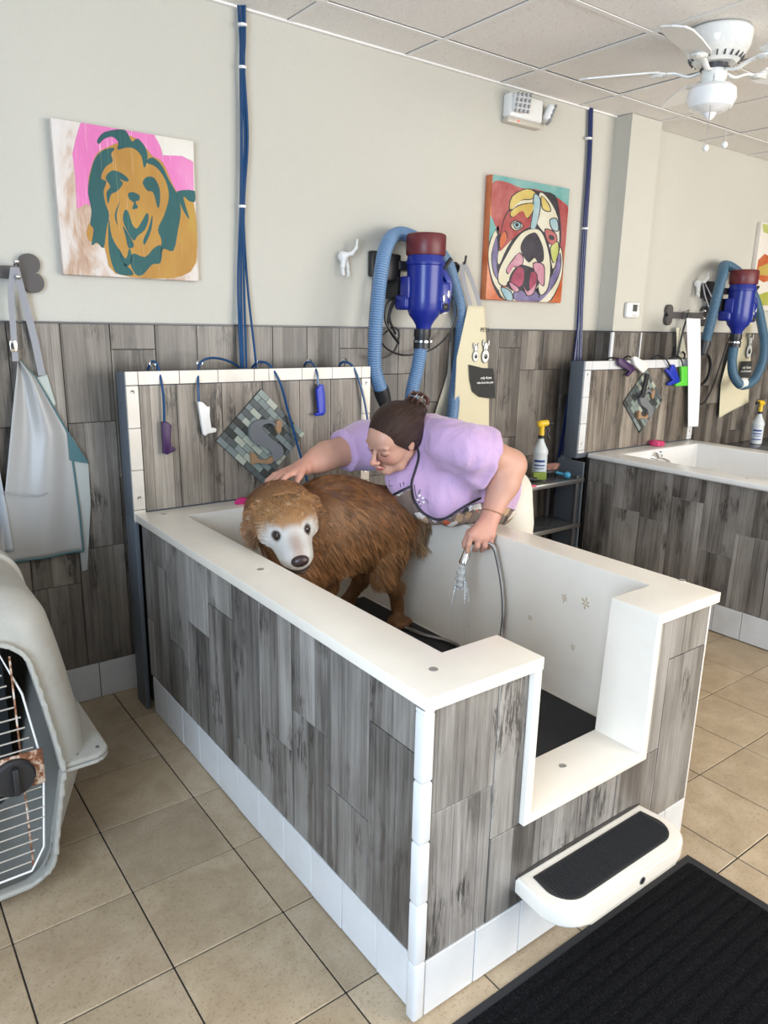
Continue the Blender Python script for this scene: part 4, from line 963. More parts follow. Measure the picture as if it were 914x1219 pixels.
cord([(4.98, -.06, 1.78), (4.97, -.05, 1.55), (4.95, -.05, 1.38)]+[(4.95+.11*math.cos(a)*(1-.03*a/6), -.05-.002*a, 1.28+.11*math.sin(a)) for a in [PI/2+k*.7 for k in range(20)]]+[(4.92, -.06, 1.22), (4.90, -.06, 1.10), (5.02, -.06, 1.03), (5.12, -.06, 1.12), (5.2, -.06, 1.3), (5.28, -.06, 1.5)], 'black power cord coiled under the right-hand blower', (4.95, -.05, 1.3), .006)
# ================================================================ HOSES, SIGNS, SHELF, CRATE
M_tube = mat('blue_airline_tube', (.006, .055, .155), .3, coat=.2)
M_tubed = mat('dark_blue_airline_tube', (.006, .018, .10), .3, coat=.2)
def bundle(label, paths, ties, origin, m):
    r = empty('hose_bundle', origin, label, 'hoses')
    for p in paths: put('tube', tube(B(), spline(p, 8), .0052, 8), m, r)
    for t, rad in ties: b = B(); lathe(b, V(t)+V((0, 0, -.006)), (0, 0, 1), [(0, rad), (.010, rad)], 16); put('zip_tie', b, M_white, r)
    return r
def at_(px, py, y=-.02): return AT(px, py, 1, y)
pa = []
for k, (dx, wob, ex) in enumerate(((-.012, .003, 0), (-.003, -.006, .002), (.007, .006, .006), (.013, -.003, .045), (.0, .004, -.006))):
    pa.append([V((at_(287, 8).x+dx, -.02-.008*(k % 3), CE+.004)), V((1.472+dx*.6, -.024-.007*(k % 3), 2.60)), V((at_(287, 81).x+dx*.5, -.026-.006*(k % 3), at_(287, 81).z)), V((at_(289, 165).x+dx+wob, -.024-.006*(k % 3), at_(289, 165).z)),
               V((at_(287, 246).x+dx*.5, -.026-.006*(k % 3), at_(287, 246).z)), V((at_(286, 340).x+dx+ex*.4, -.024-.006*(k % 3), at_(286, 340).z)), V((at_(286, 432).x+dx+ex, -.05, at_(286, 432).z)), V((at_(286, 440).x+dx+ex, -.06, 1.15))])
bundle('bundle of blue tubes running down the wall between the two paintings\' left side', pa, [((at_(287, 31).x, -.03, at_(287, 31).z), .019), ((at_(287, 81).x, -.03, at_(287, 81).z), .016), ((at_(287, 246).x, -.03, at_(287, 246).z), .016)], (1.47, 0, 2.72), M_tube)['label'] = 'bundle of blue tubes running down the wall right of the long-haired dog painting'
pb = []
for k in range(6):
    a = 2*PI*k/6; dx, dy = .009*math.cos(a), .008*math.sin(a); sp = (k-2.5)*.016
    pb.append([V((at_(703, 132).x+dx, -.02+dy*.9, CE+.004)), V((at_(701, 190).x+dx, -.022+dy, at_(701, 190).z)), V((at_(696, 270).x+dx*1.3, -.022+dy, at_(696, 270).z)), V((at_(690, 360).x+dx*1.3+sp*.2, -.024+dy, at_(690, 360).z)),
               V((at_(684, 440).x+sp*.8, -.03+dy, at_(684, 440).z)), V((at_(676, 500).x+sp*1.3, -.035+dy, at_(676, 500).z)), V((at_(666, 560).x+sp*1.3, -.035+dy, at_(666, 560).z)), V((at_(664, 572).x+sp, -.035+dy, .55))])
bundle('bundle of dark blue tubes running from the ceiling down beside the pilaster', pb, [((at_(700, 165).x, -.022, at_(700, 165).z), .020), ((at_(696, 272).x, -.022, at_(696, 272).z), .019)], (3.59, 0, 2.72), M_tubed)

def hook_ring(px, root, y=-.165, zt=1.36):
    c = AT(px, 437, 1, y); b = B(); c = V((c.x, y, zt)); tube(b, [c+V((0, 0, -.006)), c+V((0, 0, .012))], .003, 8)
    b2 = B(); pts = [c+V((.011*math.cos(a), 0, .022+.011*math.sin(a))) for a in [k*2*PI/14-.5*PI for k in range(14)]]; tube(b, pts, .0022, 6, caps=True); put('eye_hook', b, M_chrome, root)
for px in (182, 238, 309, 368, 410): hook_ring(px, pn)
def zA(x, y): return (130+x*130/720, 420+y*220/1219)
def zB(x, y): return (250+x*200/914, 420+y*200/914)
def zC(x, y): return (680+x*170/914, 380+y*180/968)
def nozzle_tool(poly, zf, hose, c, name, label, hm=None, y0=-.236, th=.018, extra=None):
    P = [AT(*zf(*p), 1, y0) for p in poly]; ctr = sum(P, V((0, 0, 0)))/len(P)
    r = empty(name, ctr, label, 'wash nozzle', None)
    b = B(); prism(b, P, (0, -th, 0)); bmesh.ops.recalc_face_normals(b, faces=b.faces[:]); bmesh.ops.bevel(b, geom=b.edges[:], offset=.0022, segments=2, affect='EDGES', profile=.5); put('nozzle_body', b, c, r, smooth=50)
    if hose: put('tube', tube(B(), spline([AT(px, py, 1, y) for px, py, y in hose], 8), .0048, 8), hm or M_tube, r)
    return r
cP, cW, cB, cG = mat('purple_plastic', (.045, .012, .07), .45), mat('ivory_plastic', (.78, .75, .70), .4), mat('royal_blue_plastic', (.01, .03, .38), .4), mat('lime_plastic', (.10, .55, .04), .4)
nozzle_tool([(340, 455), (372, 452), (400, 475), (397, 590), (404, 620), (425, 622), (427, 640), (370, 668), (346, 660), (345, 560)], zA, [(176, 440, -.12), (180, 431, -.16), (187, 434, -.20), (193, 460, -.236), (195, 480, -.243), (195.5, 503, -.243)], cP, 'wash_nozzle', 'dark purple boot-shaped nozzle hanging on the splash panel above the dog')
nozzle_tool([(575, 320), (603, 322), (638, 355), (652, 350), (652, 420), (662, 492), (690, 493), (698, 506), (690, 520), (640, 530), (622, 545), (611, 535), (600, 480)], zA, [(288, 440, -.06), (275, 431, -.10), (255, 426, -.14), (240, 430, -.165), (236, 443, -.21), (236, 460, -.24), (236.5, 482, -.243)], cW, 'wash_nozzle', 'white boot-shaped nozzle hanging on the splash panel above the dog')
nozzle_tool([(570, 200), (588, 170), (606, 172), (615, 235), (618, 320), (606, 338), (566, 342), (562, 330), (582, 322)], zB, [(361, 441, -.12), (364, 432, -.16), (371, 432, -.19), (377, 443, -.23), (379, 460, -.243)], cB, 'wash_nozzle', 'royal blue boot-shaped nozzle hanging on the panel between mosaic and groomer')
def hose1(pts, label, m=M_tube, o=None):
    P = [AT(px, py, 1, y) for px, py, y in pts]; return tag(put('blue_hose', tube(B(), spline(P, 8), .0052, 8), m, origin=P[0]), label, 'hose')
hose1([(298, 441, -.10), (303, 434, -.14), (309, 431, -.165), (320, 434, -.20), (333, 455, -.24), (343, 490, -.245), (352, 522, -.25), (360, 552, -.27), (366, 575, -.30)], 'blue hose hanging across the mosaic down to the dog\'s back')
hose1([(403, 441, -.12), (405, 433, -.16), (412, 431, -.19), (421, 438, -.22), (430, 462, -.24), (436, 490, -.245), (440, 520, -.25)], 'blue hose at the right end of the panel, ending behind the groomer\'s head')
cK = mat('black_hair_hose', (.012, .012, .02), .4)
nozzle_tool([(285, 262), (292, 245), (322, 255), (380, 295), (396, 320), (350, 367), (340, 357), (360, 332), (345, 325), (290, 295)], zC, [(721, 430, -.16), (726, 426, -.19), (736, 427, -.24)], cP, 'wash_nozzle', 'dark purple nozzle on the top edge of the right-hand splash panel', cK)
nozzle_tool([(380, 245), (400, 238), (480, 288), (475, 312), (445, 345), (425, 325), (395, 295)], zC, [(740, 429, -.16), (747, 424, -.19), (754, 427, -.24)], cW, 'wash_nozzle', 'white nozzle on the top edge of the right-hand splash panel', cK)
nozzle_tool([(590, 325), (600, 315), (617, 335), (628, 290), (645, 290), (680, 390), (670, 405), (610, 425), (602, 413), (637, 388)], zC, [(774, 428, -.16), (783, 423, -.19), (792, 427, -.24), (798, 437, -.243)], cB, 'wash_nozzle', 'blue nozzle hanging next to the green one on the right-hand panel', cK)
nozzle_tool([(690, 302), (735, 300), (735, 425), (655, 428), (655, 414), (692, 395)], zC, [(796, 427, -.16), (806, 424, -.19), (811, 429, -.24), (813, 437, -.243)], cG, 'wash_nozzle', 'bright green nozzle hanging on the right-hand splash panel', cK)
o = nozzle_tool([(470, 345), (484, 350), (472, 420), (452, 500), (412, 504), (440, 480)], zC, None, M_black, 'brush', 'black brush handle hanging in front of the right-hand mosaic', y0=-.262)
o['category'] = 'brush'
M_felt = mat('dark_grey_felt', (.16, .165, .17), .9); M_rawwood = mat('raw_wood', (.32, .19, .10), .6)
def closed(pts, n=4):
    P = [V((*p, 0)) if len(p) == 2 else V(p) for p in pts]; m = len(P); out = []
    for i in range(m):
        a, b_, c, d = P[i-1], P[i], P[(i+1) % m], P[(i+2) % m]
        for k in range(n):
            t = k/n; out.append(.5*((2*b_)+(c-a)*t+(2*a-5*b_+4*c-d)*t*t+(3*b_-a-3*c+d)*t**3))
    return out
def letter_s(zf, y, label):
    g1 = [(560, 350), (520, 325), (460, 320), (400, 335), (365, 375), (357, 430), (385, 490), (440, 522), (500, 545), (532, 580), (545, 640), (600, 615), (622, 570), (600, 520), (545, 480), (500, 440), (465, 400), (455, 370), (485, 352), (530, 352), (556, 372)]
    g2 = [(570, 335), (592, 318), (614, 345), (602, 420), (580, 428), (562, 390)]; g3 = [(552, 585), (552, 640), (520, 662), (410, 655), (378, 670), (370, 570), (402, 585), (430, 628), (490, 636), (530, 610)]
    P = lambda g: [AT(*zf(*p), 1, y) for p in g]
    ctr = AT(*zf(480, 480), 1, y); r = empty('letter_sign', ctr, label, 'sign')
    b = B(); prism(b, [AT(*zf(p.x, p.y), 1, y) for p in closed(g1)], (0, -.018, 0)); put('letter_face', b, M_felt, r, smooth=40)
    for g in (g2, g3): b = B(); prism(b, P(g), (0, -.016, 0)); put('wood_serif', b, M_rawwood, r, smooth=30)
    return r
zS = lambda x, y: (240+x*140/914, 450+y*140/914)
letter_s(zS, -.2325, 'grey letter S with raw wood tips on the mosaic above the dog')
# the same sign on the other mosaic, seen more obliquely: built by moving a copy
sg = [o for o in COL.objects if o.name == 'letter_sign'][0]; s2_ = copy_tree(sg); s2_.location = sg.location+V((4.057-1.415, 0, .03)); s2_['label'] = 'grey letter S on the mosaic behind the empty tub'

# pink scrubbers
def scrubber(c, r, label):
    b = B()
    for k in range(150):
        a = random.uniform(0, 2*PI); e = random.uniform(-.2, 1.5); d = V((math.cos(a)*math.cos(e), math.sin(a)*math.cos(e), math.sin(e)))
        t = d.cross(V((random.gauss(0, 1), random.gauss(0, 1), random.gauss(0, 1)))).normalized()*r*.45
        p = V(c)+V((d.x*r, d.y*r*.7, d.z*r*.6)); tube(b, spline([p-t-d*r*.3, p, p+t-d*r*.3], 3), .0022, 5)
    return tag(put('scrubber', b, mat('pink_rubber', (.55, .02, .16), .5), origin=c), label, 'scrubber')
scrubber(AT(288, 598, 2, ZT+.004)+V((.0, .0, 0)), .03, 'crumpled pink scrubber on the tub rim left of the dog')
b = B(); q = V((4.19, -.27, ZT+.001)); lathe(b, q, (0, 0, 1), [(0, .030), (.002, .042), (.014, .044), (.028, .042), (.032, .034), (.032, .016), (.02, .014)], 24)
for k in range(10): a = k*PI/5; box(b, q+V((.044*math.cos(a)-.003, .044*math.sin(a)-.003, .006)), q+V((.044*math.cos(a)+.003, .044*math.sin(a)+.003, .026)))
tag(put('rubber_ring', b, mat('bright_pink_rubber', (.62, .05, .16), .45), origin=q), 'bright pink round rubber brush on the rim of the empty tub', 'brush')

# ---- metal shelf between the tubs
M_smoke = mat('grey_shelf_surface', (.10, .105, .11), .25, .3)
sf = empty('metal_shelf', (2.85, -.16, 0), 'dark metal shelf unit with glossy edges standing between the two tubs', 'shelf')
for z in (.70, .432, .14):
    put('shelf_board', box(B(), (2.975, -.30, z-.008), (3.44, -.065, z), .002), M_smoke, sf)
    put('front_rail', box(B(), (2.975, -.312, z-.022), (3.44, -.300, z+.004), .003), M_steel, sf)
for x in (2.985, 3.39):
    for y in (-.298, -.09): put('post', box(B(), (x, y, 0), (x+.028, y+.022, .72), .003), M_dkmetal, sf)
put('side_panel', box(B(), (3.446, -.29, .02), (3.458, -.10, .79)), M_grey, sf)
b = B(); box(b, (3.462, -.118, 0), (3.55, -.10, .80)); put('duct_board', b, M_grey, sf)
M_bottle = mat('translucent_white_plastic', (.62, .66, .68), .3, sss=.3)
M_yel = mat('yellow_plastic', (.75, .48, .02), .35); M_lab = mat('blue_print', (.03, .05, .22), .5); M_lab2 = mat('label_paper', (.55, .62, .70), .5)
def bottle(c, label, face):
    r = empty('spray_bottle', c, label, 'spray bottle'); c = V(c)
    b = B(); lathe(b, c, (0, 0, 1), [(0, .036), (.004, .041), (.02, .042), (.12, .042), (.135, .041), (.15, .045), (.165, .043), (.19, .030), (.215, .018), (.235, .014)], 28); put('bottle_body', b, M_bottle, r)
    b = B(); lathe(b, c+V((0, 0, .232)), (0, 0, 1), [(0, .019), (.018, .019)], 20); put('collar', b, M_black, r)
    d = V(face).normalized(); s = d.cross(V((0, 0, 1)))
    b = B(); tube(b, [c+V((0, 0, .25)), c+V((0, 0, .29)), c+V((0, 0, .31))], [.016, .014, .016], 14); p0 = c+V((0, 0, .315)); tube(b, spline([p0-d*.028+V((0, 0, -.006)), p0, p0+d*.035+V((0, 0, .006))], 4), [.014, .018, .020, .020, .019, .019, .018, .017, .015], 14); put('trigger_head', b, M_yel, r)
    b = B(); tube(b, [p0+d*.035, p0+d*.062], [.010, .013], 12); put('spray_tip', b, M_black, r)
    b = B(); tube(b, spline([p0+d*.020+V((0, 0, -.01)), p0+d*.040+V((0, 0, -.035)), p0+d*.036+V((0, 0, -.065)), p0+d*.05+V((0, 0, -.085))], 4), .006, 8); put('trigger', b, M_black, r)
    # printed label facing the room
    v = (CAM-c); v.z = 0; a0 = math.atan2(v.y, v.x)
    def band(z0, z1, w_, m, nm, rr=.0428):
        b = B(); rows = []
        for z in (z0, z1): rows.append([b.verts.new(c+V((rr*math.cos(a0+w_*(k/8-.5)), rr*math.sin(a0+w_*(k/8-.5)), z))) for k in range(9)])
        for k in range(8): b.faces.new((rows[0][k], rows[0][k+1], rows[1][k+1], rows[1][k]))
        put(nm, b, m, r)
    band(.03, .118, 1.9, M_lab2, 'bottle_label'); band(.100, .113, 1.5, M_lab, 'bottle_print', .0433); band(.078, .086, 1.5, M_lab, 'bottle_print', .0433); band(.062, .067, 1.3, M_lab, 'bottle_print', .0433); band(.034, .042, 1.7, M_lab, 'bottle_print', .0433)
    return r
bottle((3.205, -.17, .702), 'white spray bottle with yellow trigger on the shelf between the tubs', (.9, -.5, 0))
bottle((5.70, -.15, .702), 'white spray bottle with yellow trigger on the ledge at the right edge', (-1, .1, 0))
put_ledge = tag(put('ledge', box(B(), (5.0, -.26, .665), (6.4, -.015, .70), .003), M_smoke, origin=(5.7, -.13, .68)), 'dark grey ledge against the wall at the right edge under the spray bottle', 'shelf')
# grooming tools on the shelf
def P7(px, py, z): return AT(px, py, 2, z)
gc = P7(646, 572, .708); b = B(); box(b, (-.040, -.016, 0), (.040, .016, .042), .006, 3); bmesh.ops.transform(b, matrix=Matrix.Translation(gc+V((.0, .03, 0))) @ Matrix.Rotation(-.5, 4, 'Z'), verts=b.verts[:]); tag(put('sponge', b, mat('olive_green_sponge', (.20, .27, .05), .9), origin=gc), 'olive green sponge block on the shelf in front of the spray bottle', 'sponge')
hb_ = empty('pin_brush', (3.33, -.20, .70), 'oval brush with pinkish bristles and blue ball on the shelf', 'brush')
c = V((3.30, -.17, .735)); F = Field(c-V((.09, .05, .04)), c+V((.09, .05, .05)), .004); F.ell(c, (.062, .032, .018), k=.005)
put('brush_head', F.mesh('brush_head'), M_black, hb_, smooth=180)
b = B()
for k in range(260):
    u, v = random.uniform(-1, 1), random.uniform(-1, 1)
    if u*u+v*v > 1: continue
    p = c+V((u*.058, v*.029, .012)); tube(b, [p, p+V((u*.012, -.004+v*.006, .03))], [.0011, .0009], 4)
put('bristles', b, mat('pink_bristle', (.55, .30, .24), .6), hb_, kind='stuff')
b = B(); ball(b, (3.345, -.262, .722), .020, 16); tube(b, [(3.345, -.25, .722), (3.32, -.20, .73)], .008, 8); put('ball_handle', b, mat('sky_blue_plastic', (.05, .28, .48), .3), hb_)
pk = P7(628, 581, .706); b = B(); tube(b, spline([pk+V((-.12, .02, .006)), pk+V((-.02, -.0, .008)), pk+V((.05, -.01, .008))], 4), [.010]*9, 10, ry=[.007]*9); tag(put('comb_handle', b, mat('pink_plastic', (.65, .12, .20), .4), origin=pk), 'pink plastic comb handle at the front of the shelf beside the groomer\'s elbow', 'comb')
b = B(); tube(b, spline([(2.98, -.18, .715), (3.05, -.20, .722), (3.11, -.24, .716)], 4), [.014]*9, 10); box(b, (2.93, -.20, .703), (3.0, -.14, .73), .006); tag(put('clipper', b, M_black, origin=(3.0, -.18, .71)), 'black clipper lying on the shelf behind the pink comb', 'clipper')
b = B(); tube(b, spline([(2.92, -.20, .447), (3.0, -.17, .457), (3.10, -.18, .450)], 4), [.02, .022, .024, .022, .02, .016, .014, .012, .012], 10); tag(put('clipper', b, M_black, origin=(3.0, -.18, .44)), 'black clipper lying on the lower shelf', 'clipper')
b = B(); lathe(b, (3.07, -.15, .433), (.3, 0, 1), [(0, .02), (.03, .024), (.05, .018)], 16); tag(put('cap', b, mat('tan_plastic', (.30, .22, .14), .5), origin=(3.07, -.15, .433)), 'small tan cap standing on the lower shelf', 'cap')

# ---- pet crate
M_crate = mat('warm_grey_crate_plastic', (.43, .42, .37), .42, spec=.45)
g_ = N(M_crate); o_ = g_.coord('Object'); g_.bump(g_.noise(o_, 230, 3, .6), .3, .001)
g_.color(g_.mix(g_.ramp(g_.noise(o_, 7, 6, .7), [(.52, (0, 0, 0)), (.75, (.5, .5, .5))]), (.34, .33, .295), (.24, .18, .125)))
cr = empty('pet_crate', (.04, -.65, 0), 'large worn grey plastic pet crate with wire door at the left edge', 'pet crate')
XC, YF, YB, ZF = .015, -1.115, -.20, .405
def crate_half(upper):
    F = Field((-.52, -1.20, -.02), (.56, -.12, .96), .0062)
    X, Y, Z = F.pts((slice(None),)*3)
    def hw(Z): 
        t = np.clip((Z-ZF)/.48, 0, 1); lo = np.clip((ZF-Z)/ZF, 0, 1)
        return np.where(Z > ZF, .418-.075*t**1.6, .418-.125*lo)
    yf = np.where(Z > ZF, YF+.065*np.clip((Z-ZF)/.48, 0, 1)**1.6, YF+.045*np.clip((ZF-Z)/ZF, 0, 1)); yb = -1.31-yf
    r = .095
    def solid(off):
        qx = np.abs(X-XC)-(hw(Z)-off)+r; qy = np.maximum(yf+off-Y, Y-(yb-off))+r; qz = np.maximum(Z-(.885-off), (.004+off)-Z)+r
        return np.sqrt(np.maximum(qx, 0)**2+np.maximum(qy, 0)**2+np.maximum(qz, 0)**2)+np.minimum(np.maximum(np.maximum(qx, qy), qz), 0)-r
    d = np.maximum(solid(0), -solid(.012))
    # raised rib round the shell and the join flange
    ribm = np.maximum(np.maximum(solid(-.012), -solid(.004)), np.abs(Y+.62)-.03); d = np.minimum(d, ribm)
    fx = np.abs(X-XC)-.468+.05; fy = np.maximum((YF-.008)-Y, Y-(-.19))+.05
    fl = np.sqrt(np.maximum(fx, 0)**2+np.maximum(fy, 0)**2)+np.minimum(np.maximum(fx, fy), 0)-.05
    zf0, zf1 = (ZF+.002, ZF+.014) if upper else (ZF-.012, ZF-.001)
    d = np.minimum(d, np.maximum(np.maximum(fl, np.maximum(zf0-Z, Z-zf1)), -solid(.012)))
    # door surround (raised lip) and opening
    ox = np.abs(X-XC)-np.where(Z > ZF, .335-.055*np.clip((Z-ZF)/.35, 0, 1)**1.2, .335-.045*np.clip((ZF-Z)/.33, 0, 1)); oz = np.maximum(Z-.765, .085-Z)
    rr = .06; a, b_ = ox+rr, oz+rr
    op = np.sqrt(np.maximum(a, 0)**2+np.maximum(b_, 0)**2)+np.minimum(np.maximum(a, b_), 0)-rr
    lip = np.maximum(np.maximum(op-.014, -(op+.002)), np.abs(Y-(yf-.004))-.016); d = np.minimum(d, lip)
    d = np.maximum(d, -np.maximum(op, Y-(-1.0)))
    d = np.maximum(d, (ZF+.001)-Z if upper else Z-(ZF-.0))
    F.F = d.astype(np.float32); return F.mesh('crate')
put('upper_shell', crate_half(True), M_crate, cr, smooth=50); put('lower_shell', crate_half(False), M_crate, cr, smooth=50)
dr = put('door', tube(B(), [V((XC+s*w_, -1.075+dy, z)) for s, w_, z, dy in ((1, .25, .11, 0), (1, .285, .17, 0), (1, .305, .405, 0), (1, .275, .62, 0.01), (1, .235, .735, .02), (-1, .235, .735, .02), (-1, .275, .62, .01), (-1, .305, .405, 0), (-1, .285, .17, 0), (-1, .25, .11, 0), (1, .25, .11, 0))], .003, 8), M_tbar, cr, smooth=60)
def dw(z): return .25+.055*min(1, max(0, (z-.11)/.15)) if z < .405 else .305-.075*((z-.405)/.33)**1.2
wm = mat('worn_white_wire', (.50, .46, .40), .4, .3)
z = .14; 
while z < .73:
    w_ = dw(z); dy = .02*max(0, (z-.5)/.23)
    if abs(z-.415) > .045: put('door_wire', tube(B(), [(XC-w_+.010, -1.077+dy, z), (XC+w_-.010, -1.077+dy, z)], .0024, 6), wm, dr, smooth=60)
    z += .030
for k in range(-2, 3):
    x = XC+k*.105+.045; put('door_wire', tube(B(), [(x, -1.072, .115), (x, -1.072, .73)], .0026, 6), M_rust if k > 0 else wm, dr, smooth=60)
put('latch_plate', box(B(), (XC+.02, -1.088, .365), (XC+.305, -1.080, .465), .004), M_rust, dr)
b = B(); lathe(b, (XC+.232, -1.088, .41), (0, -1, 0), [(0, .050), (.012, .050), (.018, .045), (.02, .03)], 28); box(b, (XC+.224, -1.125, .372), (XC+.240, -1.10, .448), .005, 2); put('latch_knob', b, M_black, dr)
put('shade_sheet', box(B(), (XC-.30, -.60, .03), (XC+.30, -.58, .80)), mat('crate_inside_shade', (.02, .022, .024), .8), cr)  # near-black sheet across the crate's middle, standing in for the shade inside
for p in ((.455, -1.085), (.43, -.98), (.45, -.9), (.35+.05, -1.09)): cup(cr, (p[0], p[1], ZF+.014), r=.005, name='rivet', m=M_dkmetal)
# ================================================================ THE DOG
def basis(f, l):                       # forward, left -> orthonormal (f, l, u)
    f = V(f).normalized(); l = V(l); l = (l-f*l.dot(f)).normalized(); return f, l, f.cross(l)
def cw(v): return R_*v[0]+U_*v[1]-_f*v[2]            # camera-frame direction (right, up, toward) -> world
DOGF = empty('dog', (1.5, -.82, .361), 'wet golden retriever with a white face standing in the left tub', 'dog')
f_, l_, u_ = basis(cw((.33, -.62, .72)), cw((.96, .20, -.268)))
HS = 1.15; HC = D(339, 613, 2.42)                 # middle of the skull
def H(a, b_, c): return HC + (f_*a + l_*b_ + u_*c)*HS      # forward, left, up in the head
ax3 = (tuple(f_), tuple(l_), tuple(u_))
DC, DH = (0, 0, 0), .0065
F = Field((.95, -1.22, .34), (1.95, -.42, 1.16), DH)
bf = (D(340, 610, 2.6)-D(475, 612, 2.84)).normalized(); bl = V((0, 0, 1)).cross(bf).normalized(); bu = bf.cross(bl); axb = (tuple(bf), tuple(bl), tuple(bu))
F.ell(D(398, 628, 2.70), (.17, .135, .165), axb, .05)
F.ell(D(432, 622, 2.76), (.17, .125, .140), axb, .05)
F.ell(D(462, 618, 2.82), (.135, .120, .125), axb, .05)
F.ell(D(405, 600, 2.72), (.15, .11, .10), axb, .05)
F.cone(D(388, 616, 2.72), D(338, 626, 2.60), .130, .104, .05)
F.ell(H(-.080, 0, -.042), (.100, .116, .098), ax3, .04)
F.ell(D(356, 668, 2.70), (.12, .11, .12), None, .05)                 # chest below the chin
# hind leg nearest the camera
F.ell(D(462, 645, 2.82), (.085, .06, .125), axb, .04)
F.chain([D(460, 655, 2.81), D(458, 684, 2.84), D(471, 700, 2.93), D(473, 724, 2.99)], [.075, .047, .030, .027], .03)
pw = D(472, 730, 3.0); F.ell((pw.x-.012, pw.y-.022, .383), (.046, .040, .028), None, .02)
for k in range(4): F.ell((pw.x-.044+.022*k, pw.y-.050-.008*(k in (1, 2)), .380), (.0135, .022, .019), None, .004)
# other hind leg, further back
F.chain([D(448, 650, 2.93), D(432, 672, 2.95), D(430, 690, 3.02), D(412, 718, 3.06), D(405, 727, 3.07)], [.075, .050, .030, .026, .027], .03)
# front legs (below the rim)
for px, d in ((372, 2.72), (392, 2.86)):
    a = D(px, 660, d); F.chain([a, V((a.x-.01, a.y, .55)), V((a.x-.015, a.y, .40))], [.07, .04, .028], .03); F.ell((a.x-.03, a.y, .383), (.045, .033, .024), None, .02)
# tail hanging between leg and wall
F.chain([D(482, 606, 2.86), D(494, 622, 2.90), D(497, 645, 2.92)], [.040, .036, .018], .03)
body_me = None
def hell(c, r, ax, k=.02, op='u'): F.ell(c, tuple(x*HS for x in r), ax, k, op)
def hcone(a, b_, ra, rb, k=.02, op='u'): F.cone(a, b_, ra*HS, rb*HS, k, op)
def hchain(p, r, k=.02): F.chain(p, [x*HS for x in r], k)
# head
hell(H(.0, 0, -.008), (.090, .084, .058), ax3, .02)
hell(H(.040, 0, .010), (.055, .060, .042), ax3, .02)
hell(H(.02, .056, -.02), (.052, .030, .042), ax3, .02); hell(H(.02, -.056, -.02), (.052, .030, .042), ax3, .02)
hcone(H(.05, 0, -.022), H(.132, 0, -.038), .056, .044, .025)          # muzzle
hcone(H(.06, .026, -.044), H(.120, .024, -.054), .032, .024, .015); hcone(H(.06, -.026, -.044), H(.120, -.024, -.054), .032, .024, .015)
hcone(H(.05, 0, -.068), H(.110, 0, -.078), .028, .020, .012)          # lower jaw
hcone(H(.06, .0, .002), H(.118, 0, -.018), .022, .017, .015)
for s in (-1, 1):
    hell(H(.058, s*.030, .028), (.018, .022, .012), ax3, .012)           # brow
    hell(H(.076, s*.036, .004), (.011, .013, .010), ax3, .010, 's')      # eye socket
    hell(H(.070, s*.037, .004), (.0125, .0125, .0115), ax3, .003)
    # ears, folded back along the cheeks
    hchain([H(-.035, s*.066, .018), H(-.042, s*.084, -.005), H(-.030, s*.096, -.050), H(-.012, s*.094, -.088)], [.016, .020, .022, .012], .02)
hcone(H(.150, .012, -.068), H(.07, .036, -.072), .0045, .004, .006, 's'); hcone(H(.150, -.012, -.068), H(.07, -.036, -.072), .0045, .004, .006, 's')
dme = F.mesh('dog_body')
HCn, fn_, ln_, un_ = (np.array(v, dtype=np.float64) for v in (HC, f_, l_, u_))
def sm(x, a, b): t = np.clip((x-a)/(b-a), 0, 1); return t*t*(3-2*t)
